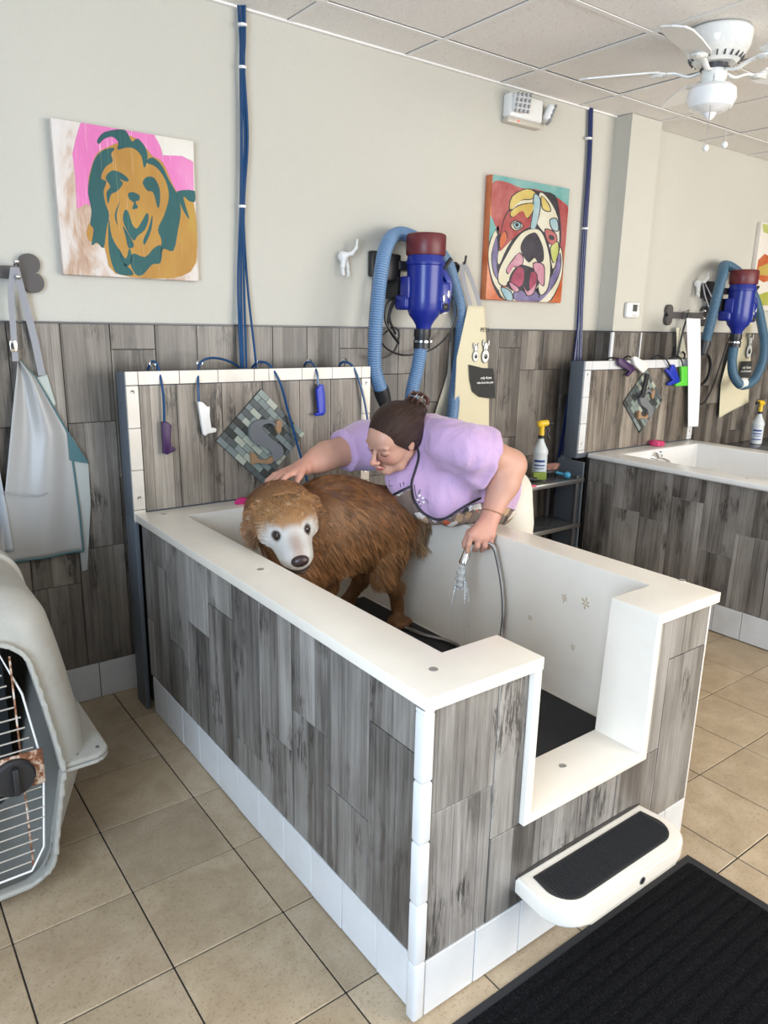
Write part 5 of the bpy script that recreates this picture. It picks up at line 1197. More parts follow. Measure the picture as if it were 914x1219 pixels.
def dogcol(co, rnd=None):
    q = (co-HCn)/HS; a, b_, c = q@fn_, q@ln_, q@un_; near_head = sm(-np.sqrt((a-.045)**2+b_**2+(c+.02)**2), -.150, -.128)
    back = np.array((.175, .068, .021)); mid = np.array((.38, .185, .075)); pale = np.array((.55, .36, .20)); white = np.array((.80, .77, .72)); dark = np.array((.08, .03, .014))
    hz = sm(co[:, 2], .60, 1.0)[:, None]; col = pale*.75*(1-hz)+back*hz
    lo = sm(co[:, 2], .72, .92)[:, None]; col = (mid*.95)*(1-lo)+back*lo
    leg = sm(-co[:, 2], -.62, -.50)[:, None]; col = col*(1-leg)+np.array((.25, .115, .045))*leg
    tail = (sm(co[:, 0], 1.66, 1.74)*sm(co[:, 2], .66, .76))[:, None]; col = col*(1-tail)+pale*tail*.9
    # head: tan crown, white mask round eyes and muzzle
    head = sm(a, -.13, .03)*sm(-np.sqrt((a-.03)**2+b_**2+(c+.02)**2), -.17, -.125); crown = np.array((.43, .225, .092))
    col = col*(1-head[:, None])+crown*head[:, None]
    r_eye = np.minimum(np.hypot(b_-.040, c-.004), np.hypot(b_+.040, c-.004))
    halo = sm(-r_eye, -.034, -.018)
    stop = sm(.016-np.abs(b_), -.008, .008)*sm(c, -.012, .012)*sm(-a, -.098, -.085)
    m = np.maximum(np.maximum(halo, sm(-(c-(-.008+.45*np.minimum(np.abs(b_), .04))), -.015, .017)), sm(a, .080, .10))
    m = m*sm(.082-np.abs(b_), -.008, .02)*sm(a+.25*(.07-np.abs(b_)), .0, .03)
    m = m*sm(a, -.01, .03)*near_head
    col = col*(1-m[:, None])+white*m[:, None]
    er = near_head*sm(-np.sqrt(r_eye**2*1.2+(a-.082)**2), -.0225, -.0150); col = col*(1-er[:, None])+np.array((.05, .028, .02))*er[:, None]
    bridge = near_head*sm(a, .075, .13)*sm(.018-np.abs(b_), -.012, .014)*sm(c, -.035, -.012); col = col*(1-.65*bridge[:, None])+np.array((.42, .24, .17))*.65*bridge[:, None]
    jaw = sm(a, .10, .125)*sm(-c, .060, .070)*near_head; col = col*(1-.85*jaw[:, None])+np.array((.10, .05, .04))*.85*jaw[:, None]
    lip = near_head*sm(.0055-np.abs(c+.062+.0*a), 0, .004)*sm(a, .08, .10); col = col*(1-.8*lip[:, None])+dark*.5*.8*lip[:, None]
    ear = sm(np.abs(b_), .078, .090)*sm(-np.abs(a+.02), -.07, -.03)*sm(c, -.12, -.10)*sm(-c, -.05, -.02); col = col*(1-.85*ear[:, None])+np.array((.27, .13, .055))*.85*ear[:, None]
    return col
vcol(dme, lambda co: dogcol(co.astype(np.float64))*.62)
M_dogskin = vmat('wet_dog_coat', rough=.55, spec=.35, bump=(90, .5, .004))
dog = put('body', dme, M_dogskin, DOGF, smooth=180)
# nose, eyes
Fn = Field(H(.16, 0, -.035)-V((.05,)*3), H(.16, 0, -.035)+V((.05,)*3), .0018)
Fn.ell(H(.170, 0, -.026), (.018, .0285, .0200), ax3, .006); Fn.ell(H(.163, 0, -.042), (.011, .011, .014), ax3, .006)
for s in (-1, 1): Fn.ell(H(.185, s*.0095, -.030), (.006, .0045, .0042), ax3, .003, 's')
put('nose', Fn.mesh('nose'), mat('dog_nose', (.026, .012, .011), .42, coat=.15), DOGF, smooth=180)
M_eye = mat('dog_eye', (.012, .005, .003), .08, coat=.6)
for s in (-1, 1):
    b = B(); ball(b, H(.0790, s*.0380, .0040), .0158, 20); put('eye', b, M_eye, DOGF, smooth=180)
    b = B(); pts = [H(.0895-abs(math.cos(t))*.0060, s*.0380+.0135*math.cos(t), .0040+.0100*math.sin(t)) for t in [2*PI*k/32 for k in range(33)]]
    tube(b, pts, .0024, 8); put('eyelid', b, mat('dog_eyelid', (.03, .015, .012), .5), DOGF, smooth=180)
b = B(); tube(b, spline([H(.105, -.040, -.066), H(.148, -.026, -.074), H(.168, 0, -.072), H(.148, .026, -.074), H(.105, .040, -.066)], 5), .0050, 8); put('mouth', b, mat('dark_lip', (.022, .010, .008), .4), DOGF, smooth=180)
# toenails
b = B()
for k in range(4): tube(b, [(pw.x-.044+.022*k, pw.y-.068, .380), (pw.x-.045+.022*k, pw.y-.082, .369)], [.004, .0018], 6)
put('claws', b, mat('dog_claw', (.03, .02, .016), .3), DOGF)

# ---- coat: strands grown from the body
def sample(me, n, wfn=None):
    me.calc_loop_triangles(); nv = len(me.vertices); co = np.empty(nv*3, dtype=np.float32); me.vertices.foreach_get('co', co); co = co.reshape(-1, 3).astype(np.float64)
    nt = len(me.loop_triangles); ti = np.empty(nt*3, dtype=np.int32); me.loop_triangles.foreach_get('vertices', ti); ti = ti.reshape(-1, 3)
    A, B_, C = co[ti[:, 0]], co[ti[:, 1]], co[ti[:, 2]]; nr = np.cross(B_-A, C-A); ar = np.linalg.norm(nr, axis=1); w_ = ar.copy()
    if wfn is not None: w_ = w_*wfn((A+B_+C)/3)
    idx = RNG.choice(nt, n, p=w_/w_.sum()); u = RNG.random((n, 2)); f = u.sum(1) > 1; u[f] = 1-u[f]
    p = A[idx]+(B_-A)[idx]*u[:, :1]+(C-A)[idx]*u[:, 1:]
    vn = np.empty(nv*3, dtype=np.float32); me.vertices.foreach_get('normal', vn); vn = vn.reshape(-1, 3).astype(np.float64)
    nn = vn[ti[idx, 0]]; nn /= np.linalg.norm(nn, axis=1)[:, None]+1e-9
    return p, nn
wo = np.array(wloc(dog))
NS = 90000
P0, N0 = sample(dme, NS, lambda c: 1+1.2*(np.linalg.norm(c+wo-HCn, axis=1) < .19))
P0w = P0+wo; q = (P0w-HCn)/HS; ha, hb, hc = q@fn_, q@ln_, q@un_
tailward = -np.array(bf)
flow = tailward[None, :]*.75+np.array((0, 0, -.8))[None, :]+np.zeros((NS, 3))
legm = sm(-P0w[:, 2], -.62, -.52)[:, None]; flow = flow*(1-legm)+np.array((0, 0, -1.0))*legm
inh = (sm(ha, -.06, -.015)*sm(-np.sqrt((ha-.045)**2+hb**2+(hc+.02)**2), -.145, -.125))[:, None]
hflow = -fn_[None, :]*1.0 + ln_[None, :]*(hb*9)[:, None] - un_[None, :]*.25*(hc < .02)[:, None]
flow = flow*(1-inh)+hflow*inh
nz = np.array([[noise.noise(V(p)*9+V((k*7.3, 0, 0))) for k in range(3)] for p in P0w[:]])
mane = (sm(-np.linalg.norm(P0w-HCn, axis=1), -.30, -.16)*sm(-ha, -.01, .03))[:, None]; flow = flow/np.linalg.norm(flow, axis=1)[:, None]+nz*(.30+.40*mane)
flow = flow-N0*(flow*N0).sum(1)[:, None]; flow /= np.linalg.norm(flow, axis=1)[:, None]+1e-9
L = np.full(NS, .050); L = L*(1-legm[:, 0]*.6)*np.where(P0w[:, 2] < .44, .45, 1)
belly = sm(-N0[:, 2], .2, .7)*sm(P0w[:, 2], .62, .72); L = L*(1+.7*belly)
hd_ = np.linalg.norm(q, axis=1); L = L*(.62+.38*sm(hd_, .12, .20)); L = np.where(ha > -.03, L*(1-.60*inh[:, 0]), L); L = np.where((hd_ < .2) & (ha <= .03) & (ha > -.10), .027, L); L = np.where((inh[:, 0] > .5) & (ha > .03), .020, L); L = np.where((inh[:, 0] > .5) & (ha > .085), .011, L)
tl = sm(P0w[:, 0], 1.72, 1.78)*sm(P0w[:, 2], .68, .78); L = L*(1+.7*tl)
eyed = np.minimum(np.linalg.norm(np.stack([ha-.076, hb-.036, hc-.004], 1), axis=1), np.linalg.norm(np.stack([ha-.076, hb+.036, hc-.004], 1), axis=1))
keep = (eyed > .0200) & ~((ha > .150) & (np.abs(hb) < .025) & (hc > -.054)) & ~((ha > .085) & (np.abs(hc+.062) < .005)) & (P0w[:, 2] > .372)
P0w, N0, flow, L, legm, inh, ha = P0w[keep], N0[keep], flow[keep], L[keep], legm[keep], inh[keep], ha[keep]
n = len(P0w); L = L*RNG.uniform(.7, 1.25, n)
# wet clumping towards guide strands
ng = 4200; gi = RNG.choice(n, ng, replace=False); kd = KDTree(ng)
for k, i in enumerate(gi): kd.insert(P0w[i], k)
kd.balance(); near = np.array([gi[kd.find(p)[1]] for p in P0w])
K = 5; pts = np.zeros((n, K, 3)); lift = .30-.12*legm[:, 0]+.22*inh[:, 0]*(ha < .07)
for k in range(K):
    t = k/(K-1); pts[:, k] = P0w-N0*.003+(N0*(lift*(t-.55*t*t))[:, None] + flow*(t*.9)+np.array((0, 0, -.16*t*t)))*L[:, None]
cl = np.where(ha > .0, .35, .55)*(1-.4*legm[:, 0])
for k in range(1, K):
    t = (k/(K-1))**1.3; pts[:, k] += (pts[near, k]-pts[:, k])*(cl*t)[:, None]
hc_ = bpy.data.hair_curves.new('fur'); hc_.add_curves([K]*n)
hc_.attributes['position'].data.foreach_set('vector', (pts-wo).astype(np.float32).ravel())
rt = np.linspace(1, .30, K)[None, :]*((.00062)*(1-.35*inh[:, 0]))[:, None]
ra = hc_.attributes.get('radius') or hc_.attributes.new('radius', 'FLOAT', 'POINT'); ra.data.foreach_set('value', rt.astype(np.float32).ravel())
colr = dogcol(P0w); strk = (RNG.random(n)[near] < .18)[:, None]*sm(inh[:, 0], .2, .6)[:, None]*np.clip((ha > -.05)[:, None], 0, 1); colr = colr*(1-.30*strk)+np.array((.70, .55, .38))*.30*strk; tone = RNG.uniform(.35, 1.55, n)*(.62+.76*RNG.random(n)[near]); headw = np.clip(inh[:, 0]*(ha > 0), 0, 1); tone = tone*(1-headw)+headw*np.where(dogcol(P0w)[:, 2] > .45, RNG.uniform(.62, 1.14, n), RNG.uniform(.4, 1.6, n))
colr = np.clip(colr*tone[:, None], 0, .9)
ca = hc_.attributes.new('Col', 'FLOAT_COLOR', 'CURVE'); c4_ = np.ones((n, 4), dtype=np.float32); c4_[:, :3] = colr; ca.data.foreach_set('color', c4_.ravel())
M_fur = vmat('golden_fur', rough=.34, spec=.5)
fo = bpy.data.objects.new('fur', hc_); link(fo); fo.parent = DOGF; hc_.materials.append(M_fur); fo['kind'] = 'stuff'
# ================================================================ THE GROOMER
WM = empty('person', (2.15, -.95, 0), 'person with tied-up brown hair in a lilac T-shirt and apron bending over the dog', 'person')
wf, wl, wu = basis(cw((-.651, -.61, .453)), cw((.74, -.38, .55)))
WC = D(467, 521, 2.60)
def Fc(a, b_, c): return WC + wf*a + wl*b_ + wu*c
axh = (tuple(wf), tuple(wl), tuple(wu))
shL, shR = D(557, 531, 2.58), D(434, 530, 2.86)
elL, wrL = D(607, 554, 2.68), D(584, 614, 2.62)
elR, wrR = D(388, 543, 2.74), D(361, 556, 2.66)
neck = D(503, 517, 2.70); PY = -.855; pelvis = V((2.125, PY, .87))
sa = (shL-shR).normalized(); sp = (neck-pelvis); sp = (sp-sa*sp.dot(sa)).normalized(); st = sa.cross(sp)      # shoulder, spine, thickness
if st.z < 0: st = -st
axt = (tuple(sa), tuple(sp), tuple(st))
F = Field((1.02, -1.36, -.01), (2.42, -.50, 1.36), .0046)
# torso and legs (mostly under clothes)
def core(G, e):
    G.ell(D(522, 535, 2.74), (.155+e, .13+e, .090+e), axt, .05)
    G.ell(D(518, 560, 2.80), (.160+e, .13+e, .105+e), axt, .05)
    G.ell(D(556, 578, 2.88), (.160+e, .15+e, .115+e), axt, .05)
    G.ell(pelvis+V((-.03, 0, .02)), (.115+e, .155+e, .13+e), None, .05)
core(F, 0)
for s in (-1, 1):
    hp = pelvis+V((.02, s*.09, -.05)); F.chain([hp, V((2.16, PY+s*.11, .47)), V((2.20, PY+s*.11, .10))], [.095, .065, .045], .04)
    F.cone(V((2.19, PY+s*.11, .055)), V((2.07, PY+s*.12, .045)), .045, .035, .03)
# neck, arms
F.cone(neck, Fc(-.02, 0, -.055), .062, .056, .03)
F.chain([shL, elL], [.072, .056], .03); F.chain([elL, elL.lerp(wrL, .35), wrL], [.056, .056, .0345], .025)
F.chain([shR, elR], [.066, .052], .03); F.chain([elR, elR.lerp(wrR, .4), wrR], [.050, .043, .030], .025)
# head
F.ell(Fc(-.015, 0, .02), (.095, .074, .090), axh, .02); F.ell(Fc(.012, 0, -.03), (.070, .060, .072), axh, .02)
F.ell(Fc(.045, 0, .035), (.045, .056, .045), axh, .02)
F.ell(Fc(.040, .033, -.032), (.036, .028, .034), axh, .02); F.ell(Fc(.040, -.033, -.032), (.036, .028, .034), axh, .02)    # cheeks
F.ell(Fc(.062, 0, -.098), (.022, .026, .020), axh, .018); F.chain([Fc(-.01, .056, -.055), Fc(.03, .042, -.088), Fc(.058, .0, -.098), Fc(.03, -.042, -.088), Fc(-.01, -.056, -.055)], [.016]*5, .02)
F.ell(Fc(.01, 0, -.095), (.05, .038, .025), axh, .02)
for s in (-1, 1):
    F.ell(Fc(.088, s*.031, .004), (.013, .017, .011), axh, .012, 's'); F.ell(Fc(.074, s*.031, .003), (.0135, .0155, .0125), axh, .003)
    F.cone(Fc(.086, s*.013, .021), Fc(.078, s*.046, .024), .006, .006, .010)
F.cone(Fc(.088, 0, .008), Fc(.113, 0, -.030), .0075, .0095, .008); F.ell(Fc(.114, 0, -.032), (.011, .010, .009), axh, .006)
for s in (-1, 1): F.ell(Fc(.101, s*.0125, -.037), (.010, .0075, .0075), axh, .005); F.ell(Fc(.108, s*.006, -.0435), (.004, .0035, .004), axh, .002, 's')
F.chain([Fc(.088, -.024, -.066), Fc(.098, -.008, -.0605), Fc(.0995, 0, -.062), Fc(.098, .008, -.0605), Fc(.088, .024, -.066)], [.0035, .0055, .0055, .0055, .0035], .004)
F.chain([Fc(.087, -.020, -.0705), Fc(.096, 0, -.0755), Fc(.087, .020, -.0705)], [.0035, .0068, .0035], .004)
for s in (-1, 1):
    F.ell(Fc(-.012, s*.076, -.006), (.017, .006, .030), axh, .006); F.ell(Fc(-.008, s*.081, -.004), (.010, .004, .019), axh, .004, 's')
# left hand closed on the sprayer: palm, four fingers, thumb
hn = (wrL-elL).normalized(); k1 = D(561, 637, 2.575); k2 = D(569, 641, 2.58); k3 = D(577, 641, 2.59); k4 = D(585, 637, 2.60)
for kk, r in ((k1, .0165), (k2, .017), (k3, .0165), (k4, .015)): F.cone(wrL+(kk-wrL)*.15, kk, .025, r, .014)
F.chain([k1, D(557.5, 648, 2.57), D(556, 657, 2.575)], [.0115, .0100, .0085], .005)
F.chain([k2, D(568, 650, 2.575), D(565, 655, 2.60)], [.0115, .0105, .009], .005)
F.chain([k3, D(577, 650, 2.585), D(573.5, 655, 2.61)], [.0112, .0102, .009], .005)
F.chain([k4, D(584.5, 647, 2.60), D(581, 652, 2.62)], [.0100, .0092, .008], .005)
F.chain([wrL.lerp(k1, .35), D(559, 634, 2.605), D(553.5, 646, 2.61), D(553, 651, 2.605)], [.018, .0130, .0110, .009], .006)
# right hand lying flat on the dog's neck
j1 = D(337, 563, 2.60); dv = (j1-wrR).normalized(); side = D(0, 0, 1)-D(0, 0, 1); lat = (D(345, 562, 2.72)-D(345, 570, 2.60)); lat = (lat-dv*lat.dot(dv)).normalized()
for q_, L_ in ((-.030, .066), (-.010, .078), (.010, .074), (.028, .058)):
    kn = wrR+dv*.075+lat*q_+V((0, 0, -.004)); F.cone(wrR+lat*q_*.5, kn, .021, .0125, .014)
    tip = kn+dv*L_+lat*q_*.55+V((0, 0, -.018)); midp = kn+dv*L_*.5+lat*q_*.25+V((0, 0, -.003)); F.chain([kn, midp, tip], [.0115, .0100, .0080], .005)
tb = wrR+dv*.025-lat*.026; F.chain([tb, tb+dv*.030-lat*.022+V((0, 0, -.016)), tb+dv*.052-lat*.034+V((0, 0, -.030))], [.017, .0125, .0095], .006)
wme = F.mesh('person_body')
WCn, wfn, wln, wun = (np.array(v, dtype=np.float64) for v in (WC, wf, wl, wu)); wrn, elRn, elLn, wrLn = (np.array(v) for v in (wrR, elR, elL, wrL))
def skincol(co):
    co = co.astype(np.float64); q = co-WCn; a, b_, c = q@wfn, q@wln, q@wun
    base = np.tile(np.array((.50, .275, .20)), (len(co), 1)); red = np.array((.56, .20, .15))
    hd = sm(-np.linalg.norm(q, axis=1), -.16, -.12)
    ck = hd*np.maximum(sm(-np.hypot(np.hypot(a-.07, np.abs(b_)-.035), c+.032), -.035, -.012), sm(-np.linalg.norm(np.stack([a-.113, b_, c+.034], 1), axis=1), -.022, -.008))
    base = base*(1-.45*ck[:, None])+red*.45*ck[:, None]
    lips = hd*sm(a, .080, .088)*sm(.027-np.abs(b_), 0, .006)*sm(.0115-np.abs(c+.069), 0, .004); base = base*(1-.7*lips[:, None])+np.array((.46, .13, .12))*.7*lips[:, None]
    ml = hd*sm(a, .080, .088)*sm(.024-np.abs(b_), 0, .005)*sm(.0025-np.abs(c+.0685), 0, .002); base = base*(1-.8*ml[:, None])+np.array((.12, .03, .03))*.8*ml[:, None]
    br = hd*sm(a, .06, .07)*sm(.0045-np.abs(c-.0245+.10*(np.abs(b_)-.03)), 0, .003)*sm(.020-np.abs(np.abs(b_)-.031), 0, .006); base = base*(1-.45*br[:, None])+np.array((.13, .06, .035))*.45*br[:, None]
    hands = sm(-np.minimum(np.linalg.norm(co-wrLn+(elLn-wrLn)*.25, axis=1), np.linalg.norm(co-wrn+(elRn-wrn)*.3, axis=1)), -.13, -.05); base = base*(1-.25*hands[:, None])+red*.25*hands[:, None]
    return base
vcol(wme, skincol)
M_skin = vmat('skin', rough=.48, spec=.4, sss=.12, bump=(220, .12, .001)); body = put('body', wme, M_skin, WM, smooth=180)
M_hairc = mat('dark_brown_hair', (.035, .013, .008), .42, spec=.5); g_ = N(M_hairc)
def tint(m, stops, sc):
    g = N(m); o = g.coord('Object', sc); c = g.ramp(g.noise(o, 1, 4, .6), stops); g.color(c)
# hair combed back into a clipped knot
F = Field(WC-V((.20,)*3), WC+V((.22,)*3), .0036)
F.ell(Fc(-.022, 0, .026), (.103, .085, .098), axh, .01); F.ell(Fc(-.055, 0, -.015), (.075, .074, .080), axh, .03)
n_ = (wf*1.0-wu*.80).normalized(); F.plane_cut(Fc(.074, 0, .062), n_)
F.plane_cut(Fc(0, 0, -.085), -wu)
for s in (-1, 1): F.ell(Fc(-.010, s*.088, -.012), (.014, .012, .024), axh, .008, 's')
F.cone(Fc(-.06, .0, .03), Fc(-.100, .015, .045), .060, .040, .03)
kn = Fc(-.112, .020, .058); F.ell(kn, (.036, .042, .030), axh, .02); F.ell(kn+wl*.030+wu*.008, (.020, .024, .022), axh, .012); F.ell(kn-wl*.022+wu*.018-wf*.01, (.022, .02, .018), axh, .012)
X_, Y_, Z_ = F.pts((slice(None),)*3)
hq = [(X_-WC[0])*ax[0]+(Y_-WC[1])*ax[1]+(Z_-WC[2])*ax[2] for ax in axh]
F.F = F.F + .0004*np.sin(110*np.arctan2(hq[1], hq[2]+.10)+14*hq[0])
hme = F.mesh('hair')
M_hair = mat('brown_hair', rough=.42, spec=.3); g = N(M_hair); o = g.coord('Object', (1, 1, 1))
# streaks run from the hairline to the knot: angle round the head's long axis drives them
nt_ = g.t; geo = nt_.nodes.new('ShaderNodeTexCoord')
def dotn(v, off):
    d = nt_.nodes.new('ShaderNodeVectorMath'); d.operation = 'DOT_PRODUCT'; g.l(geo.outputs['Object'], d.inputs[0]); d.inputs[1].default_value = v; return g.math('SUBTRACT', d.outputs['Value'], off)
wloc_ = V(wloc(WM)); pk_ = Fc(-.11, .02, .03)-wloc_
ang = g.math('ARCTAN2', dotn(tuple(wl), wl.dot(pk_)), dotn(tuple(wu), wu.dot(pk_))); rad_ = dotn(tuple(wf), wf.dot(pk_))
cb = nt_.nodes.new('ShaderNodeCombineXYZ'); g.l(g.math('MULTIPLY', ang, 38.0), cb.inputs[0]); g.l(g.math('MULTIPLY', rad_, 9.0), cb.inputs[1])
hn_ = g.noise(cb.outputs[0], 1.0, 5, .75); g.color(g.ramp(hn_, [(.34, (.005, .002, .0015)), (.5, (.022, .009, .0055)), (.68, (.10, .042, .025))])); g.bump(hn_, .8, .004)
put('hair', hme, M_hair, WM, smooth=180)
b = B(); tube(b, spline([kn+wl*.045-wf*.02+wu*.02, kn+wl*.035-wf*.035+wu*.035, kn-wf*.04+wu*.04, kn-wl*.03-wf*.03+wu*.036], 5), .007, 8)
for s in (-1, 0, 1): tube(b, spline([kn+wl*s*.022-wf*.038+wu*.036, kn+wl*s*.024-wf*.03+wu*.048, kn+wl*s*.024+wu*.04, kn+wl*s*.022+wf*.012+wu*.022], 4), .0035, 6)
put('hair_clip', b, mat('tortoiseshell_clip', (.06, .02, .012), .2, coat=.5), WM)
# lashes
M_lash = mat('eyelash', (.02, .01, .008), .6)
for s in (-1, 1):
    b = B(); tube(b, [Fc(.0845+.003*(1-abs(t)**2), s*(.031+.0135*t), -.004-.0035*(1-t*t)) for t in (-1, -.6, -.2, .2, .6, 1)], .0011, 5); put('eyelashes', b, M_lash, WM)
# T-shirt
F = Field((1.40, -1.36, .70), (2.40, -.46, 1.40), .0068)
core(F, .022)
F.ell(D(486, 572, 2.74), (.085, .09, .085), axt, .05); F.ell(D(536, 588, 2.76), (.10, .10, .085), axt, .06)
F.ell(D(566, 594, 2.90), (.13, .13, .12), axt, .06)
F.cone(neck-sp*.03, neck+(WC-neck)*.12, .088, .068, .04)
F.ell(D(515, 600, 2.78), (.13, .10, .085), axt, .06); F.ell(D(556, 606, 2.86), (.13, .10, .09), axt, .06)
dL = (elL-shL).normalized(); dR = (elR-shR).normalized(); hemL, hemR = shL.lerp(elL, .50), shR.lerp(elR, .58)
X, Y, Z = F.pts((slice(None),)*3)
def half(p, n): return (X-p[0])*n[0]+(Y-p[1])*n[1]+(Z-p[2])*n[2]
F.F = np.maximum(F.F, half(D(606, 598, 2.93), -sp)).astype(np.float32)      # bottom hem, above the trousers
for pts_, rad_s, hem_, dn in (([shL-sa*.06-dL*.02, shL-sa*.01+V((0, 0, -.006)), shL.lerp(elL, .35), shL.lerp(elL, .75)], [.078, .080, .086, .098], hemL, (dL+R_*.5).normalized()), ([shR+sa*.05, shR, shR.lerp(elR, .68)], [.095, .088, .080], hemR, dR)):
    G = Field((1.40, -1.36, .70), (2.40, -.46, 1.40), .0068); G.chain(pts_, rad_s, .03)
    if dn is not dR: G.ell(shL.lerp(elL, .42)+V((-.01, .02, -.075)), (.075, .06, .055), None, .04)      # slack cloth under the arm
    G.F = np.maximum(G.F, half(hem_, dn)).astype(np.float32); hh_ = np.maximum(.045-np.abs(F.F-G.F), 0)/.045
    F.F = (np.minimum(F.F, G.F)-hh_*hh_*.045*.25).astype(np.float32)
# neck opening and bottom hem
F.cone(neck, WC, .060, .062, .008, 's')
F.F = np.maximum(F.F, np.where((Z < .835), X*0+(1.963-X), -1)).astype(np.float32)
tme = F.mesh('t_shirt')
def verts(me): n = len(me.vertices); co = np.empty(n*3, dtype=np.float32); me.vertices.foreach_get('co', co); return co.reshape(-1, 3).astype(np.float64)
def norms(me): n = len(me.vertices); co = np.empty(n*3, dtype=np.float32); me.vertices.foreach_get('normal', co); return co.reshape(-1, 3).astype(np.float64)
co = verts(tme); nn = norms(tme); san, spn, stn = (np.array(v) for v in (sa, sp, st))
dvec = co-np.array(shL); rr_ = np.linalg.norm(dvec, axis=1)+1e-6
p1_, p2_, p3_ = co@san, co@spn, co@stn
nzv = np.array([noise.noise(V(p)*7) for p in co]); nz2 = 0
ang1 = np.arctan2(p3_-float(V(shL).dot(st)), p2_-float(V(shL).dot(sp)))
wv = np.sin(ang1*7+nzv*5)*np.exp(-((rr_-.15)/.07)**2)*.0028
wv += np.sin(p1_*42+p2_*30+nzv*5)*.0030*sm(-p3_+float(V(neck).dot(st)), -.02, .10)
q3 = np.stack([p1_*26, (p2_*.8-p3_*.6)*26, (p2_*.6+p3_*.8)*5.5], 1); fold = np.array([noise.noise(V(p)) for p in q3]); wv += nzv*.005+fold*.009*sm(-np.abs(fold), -.9, .2)
edge = np.minimum(np.abs((co-np.array(hemL))@np.array(dL)), np.abs((co-np.array(hemR))@np.array(dR))); wv = wv+.0025*np.exp(-(edge/.010)**2)
co = co+nn*wv[:, None]; tme.vertices.foreach_set('co', co.astype(np.float32).ravel()); tme.update()
M_shirt = mat('lilac_cotton', (.50, .335, .56), .8, spec=.2, sheen=.3); g = N(M_shirt); o = g.coord('Object')
g.color(g.ramp(g.noise(o, 5, 3), [(.3, (.45, .29, .47)), (.7, (.52, .355, .545))])); g.bump(g.noise(g.coord('Object', (13, 13, 7)), 1, 3, .55, .8), .55, .02)
shirt = put('t_shirt', tme, M_shirt, WM, smooth=180)
# trousers and shoes
F = Field((1.90, -1.32, .02), (2.46, -.58, 1.08), .0085)
F.ell(pelvis+V((.02, 0, -.0)), (.14, .175, .15), None, .05)
for s in (-1, 1): F.chain([pelvis+V((.01, s*.08, -.05)), V((2.16, PY+s*.11, .47)), V((2.21, PY+s*.11, .07))], [.115, .090, .085], .03)
X, Y, Z = F.pts((slice(None),)*3); F.F = np.maximum(F.F, .07-Z).astype(np.float32); F.F = np.maximum(F.F, np.where(Z < .85, 1.968-X, -1)).astype(np.float32)
tr = F.mesh('trousers'); co = verts(tr); nn = norms(tr); co = co+nn*(np.array([noise.noise(V(p)*9) for p in co])*.012)[:, None]; co[:, 0] = np.where(co[:, 2] < .85, np.maximum(co[:, 0], 1.966), co[:, 0]); tr.vertices.foreach_set('co', co.astype(np.float32).ravel()); tr.update()
put('trousers', tr, fabric('cream_linen', (.66, .62, .54), .85), WM, smooth=180)
for s in (-1, 1):
    F = Field((1.98, PY+s*.12-.08, -.005), (2.34, PY+s*.12+.08, .16), .006); F.cone((2.23, PY+s*.11, .05), (2.06, PY+s*.125, .040), .050, .040, .03); F.F = np.maximum(F.F, (0.002-F.pts((slice(None),)*3)[2])+0*F.F).astype(np.float32); put('shoe', F.mesh('shoe'), M_black, WM, smooth=50)
# apron: cut from the shirt's own surface and lifted off it
bpy.context.view_layer.update()
def proj(co):
    d = co-np.array(CAM); z = d@np.array(_f); return 457+FOC*(d@np.array(R_))/z, 609.5-FOC*(d@np.array(U_))/z, z
def inpoly(x, y, poly):
    c = np.zeros(len(x), bool); j = len(poly)-1
    for i in range(len(poly)):
        xi, yi = poly[i]; xj, yj = poly[j]; m = ((yi > y) != (yj > y)) & (x < (xj-xi)*(y-yi)/(yj-yi+1e-9)+xi); c ^= m; j = i
    return c
wco = verts(tme)+np.array(wloc(shirt)); nn = norms(tme)
px_, py_, _z = proj(wco); view = wco-np.array(CAM); view /= np.linalg.norm(view, axis=1)[:, None]; facing = -(view*nn).sum(1)
poly = [(446, 589), (459, 593), (480, 584), (489.5, 579), (493, 596), (503, 611), (518, 619), (531, 617), (546, 608), (560, 600), (574, 596), (590, 600), (612, 606), (612, 660), (560, 680), (440, 680), (430, 600)]
front = (nn@stn < .35)
sel = inpoly(px_, py_, poly) & front & (facing > -.35)
qn = len(tme.polygons); qi = np.empty(qn*4, dtype=np.int32); tme.polygons.foreach_get('vertices', qi); qi = qi.reshape(-1, 4)
qs = qi[sel[qi].all(1)]; used_, inv = np.unique(qs, return_inverse=True); am = arr_mesh('apron_bib', (wco+nn*.007)[used_], inv.reshape(-1, 4))
def apronmat():
    m = mat('grey_brown_dog_print', rough=.7); g = N(m); o = g.coord('Object', (1, 1, 1)); 
    wp = g.t.nodes.new('ShaderNodeTexVoronoi'); wp.inputs['Scale'].default_value = 25; wp.inputs['Randomness'].default_value = 1.0
    ns = g.n('ShaderNodeTexNoise', Scale=26.0, Detail=3.0); g.l(o, ns.inputs['Vector']); md = g.t.nodes.new('ShaderNodeMix'); md.data_type = 'RGBA'; md.inputs[0].default_value = .045; g.l(o, md.inputs[6]); g.l(ns.outputs['Color'], md.inputs[7]); g.l(md.outputs[2], wp.inputs['Vector'])
    sc = g.t.nodes.new('ShaderNodeSeparateColor'); g.l(wp.outputs['Color'], sc.inputs[0])
    c = g.ramp(sc.outputs[0], [(0, (.16, .115, .095)), (.22, (.62, .57, .52)), (.42, (.24, .17, .13)), (.52, (.60, .52, .45)), (.64, (.42, .28, .17)), (.76, (.50, .09, .035)), (.82, (.72, .70, .68)), (.92, (.03, .025, .025))]); c.node.color_ramp.interpolation = 'CONSTANT'
    inner_ = g.math('LESS_THAN', wp.outputs['Distance'], .50); g.color(g.mix(inner_, (.16, .115, .095), c)); return m
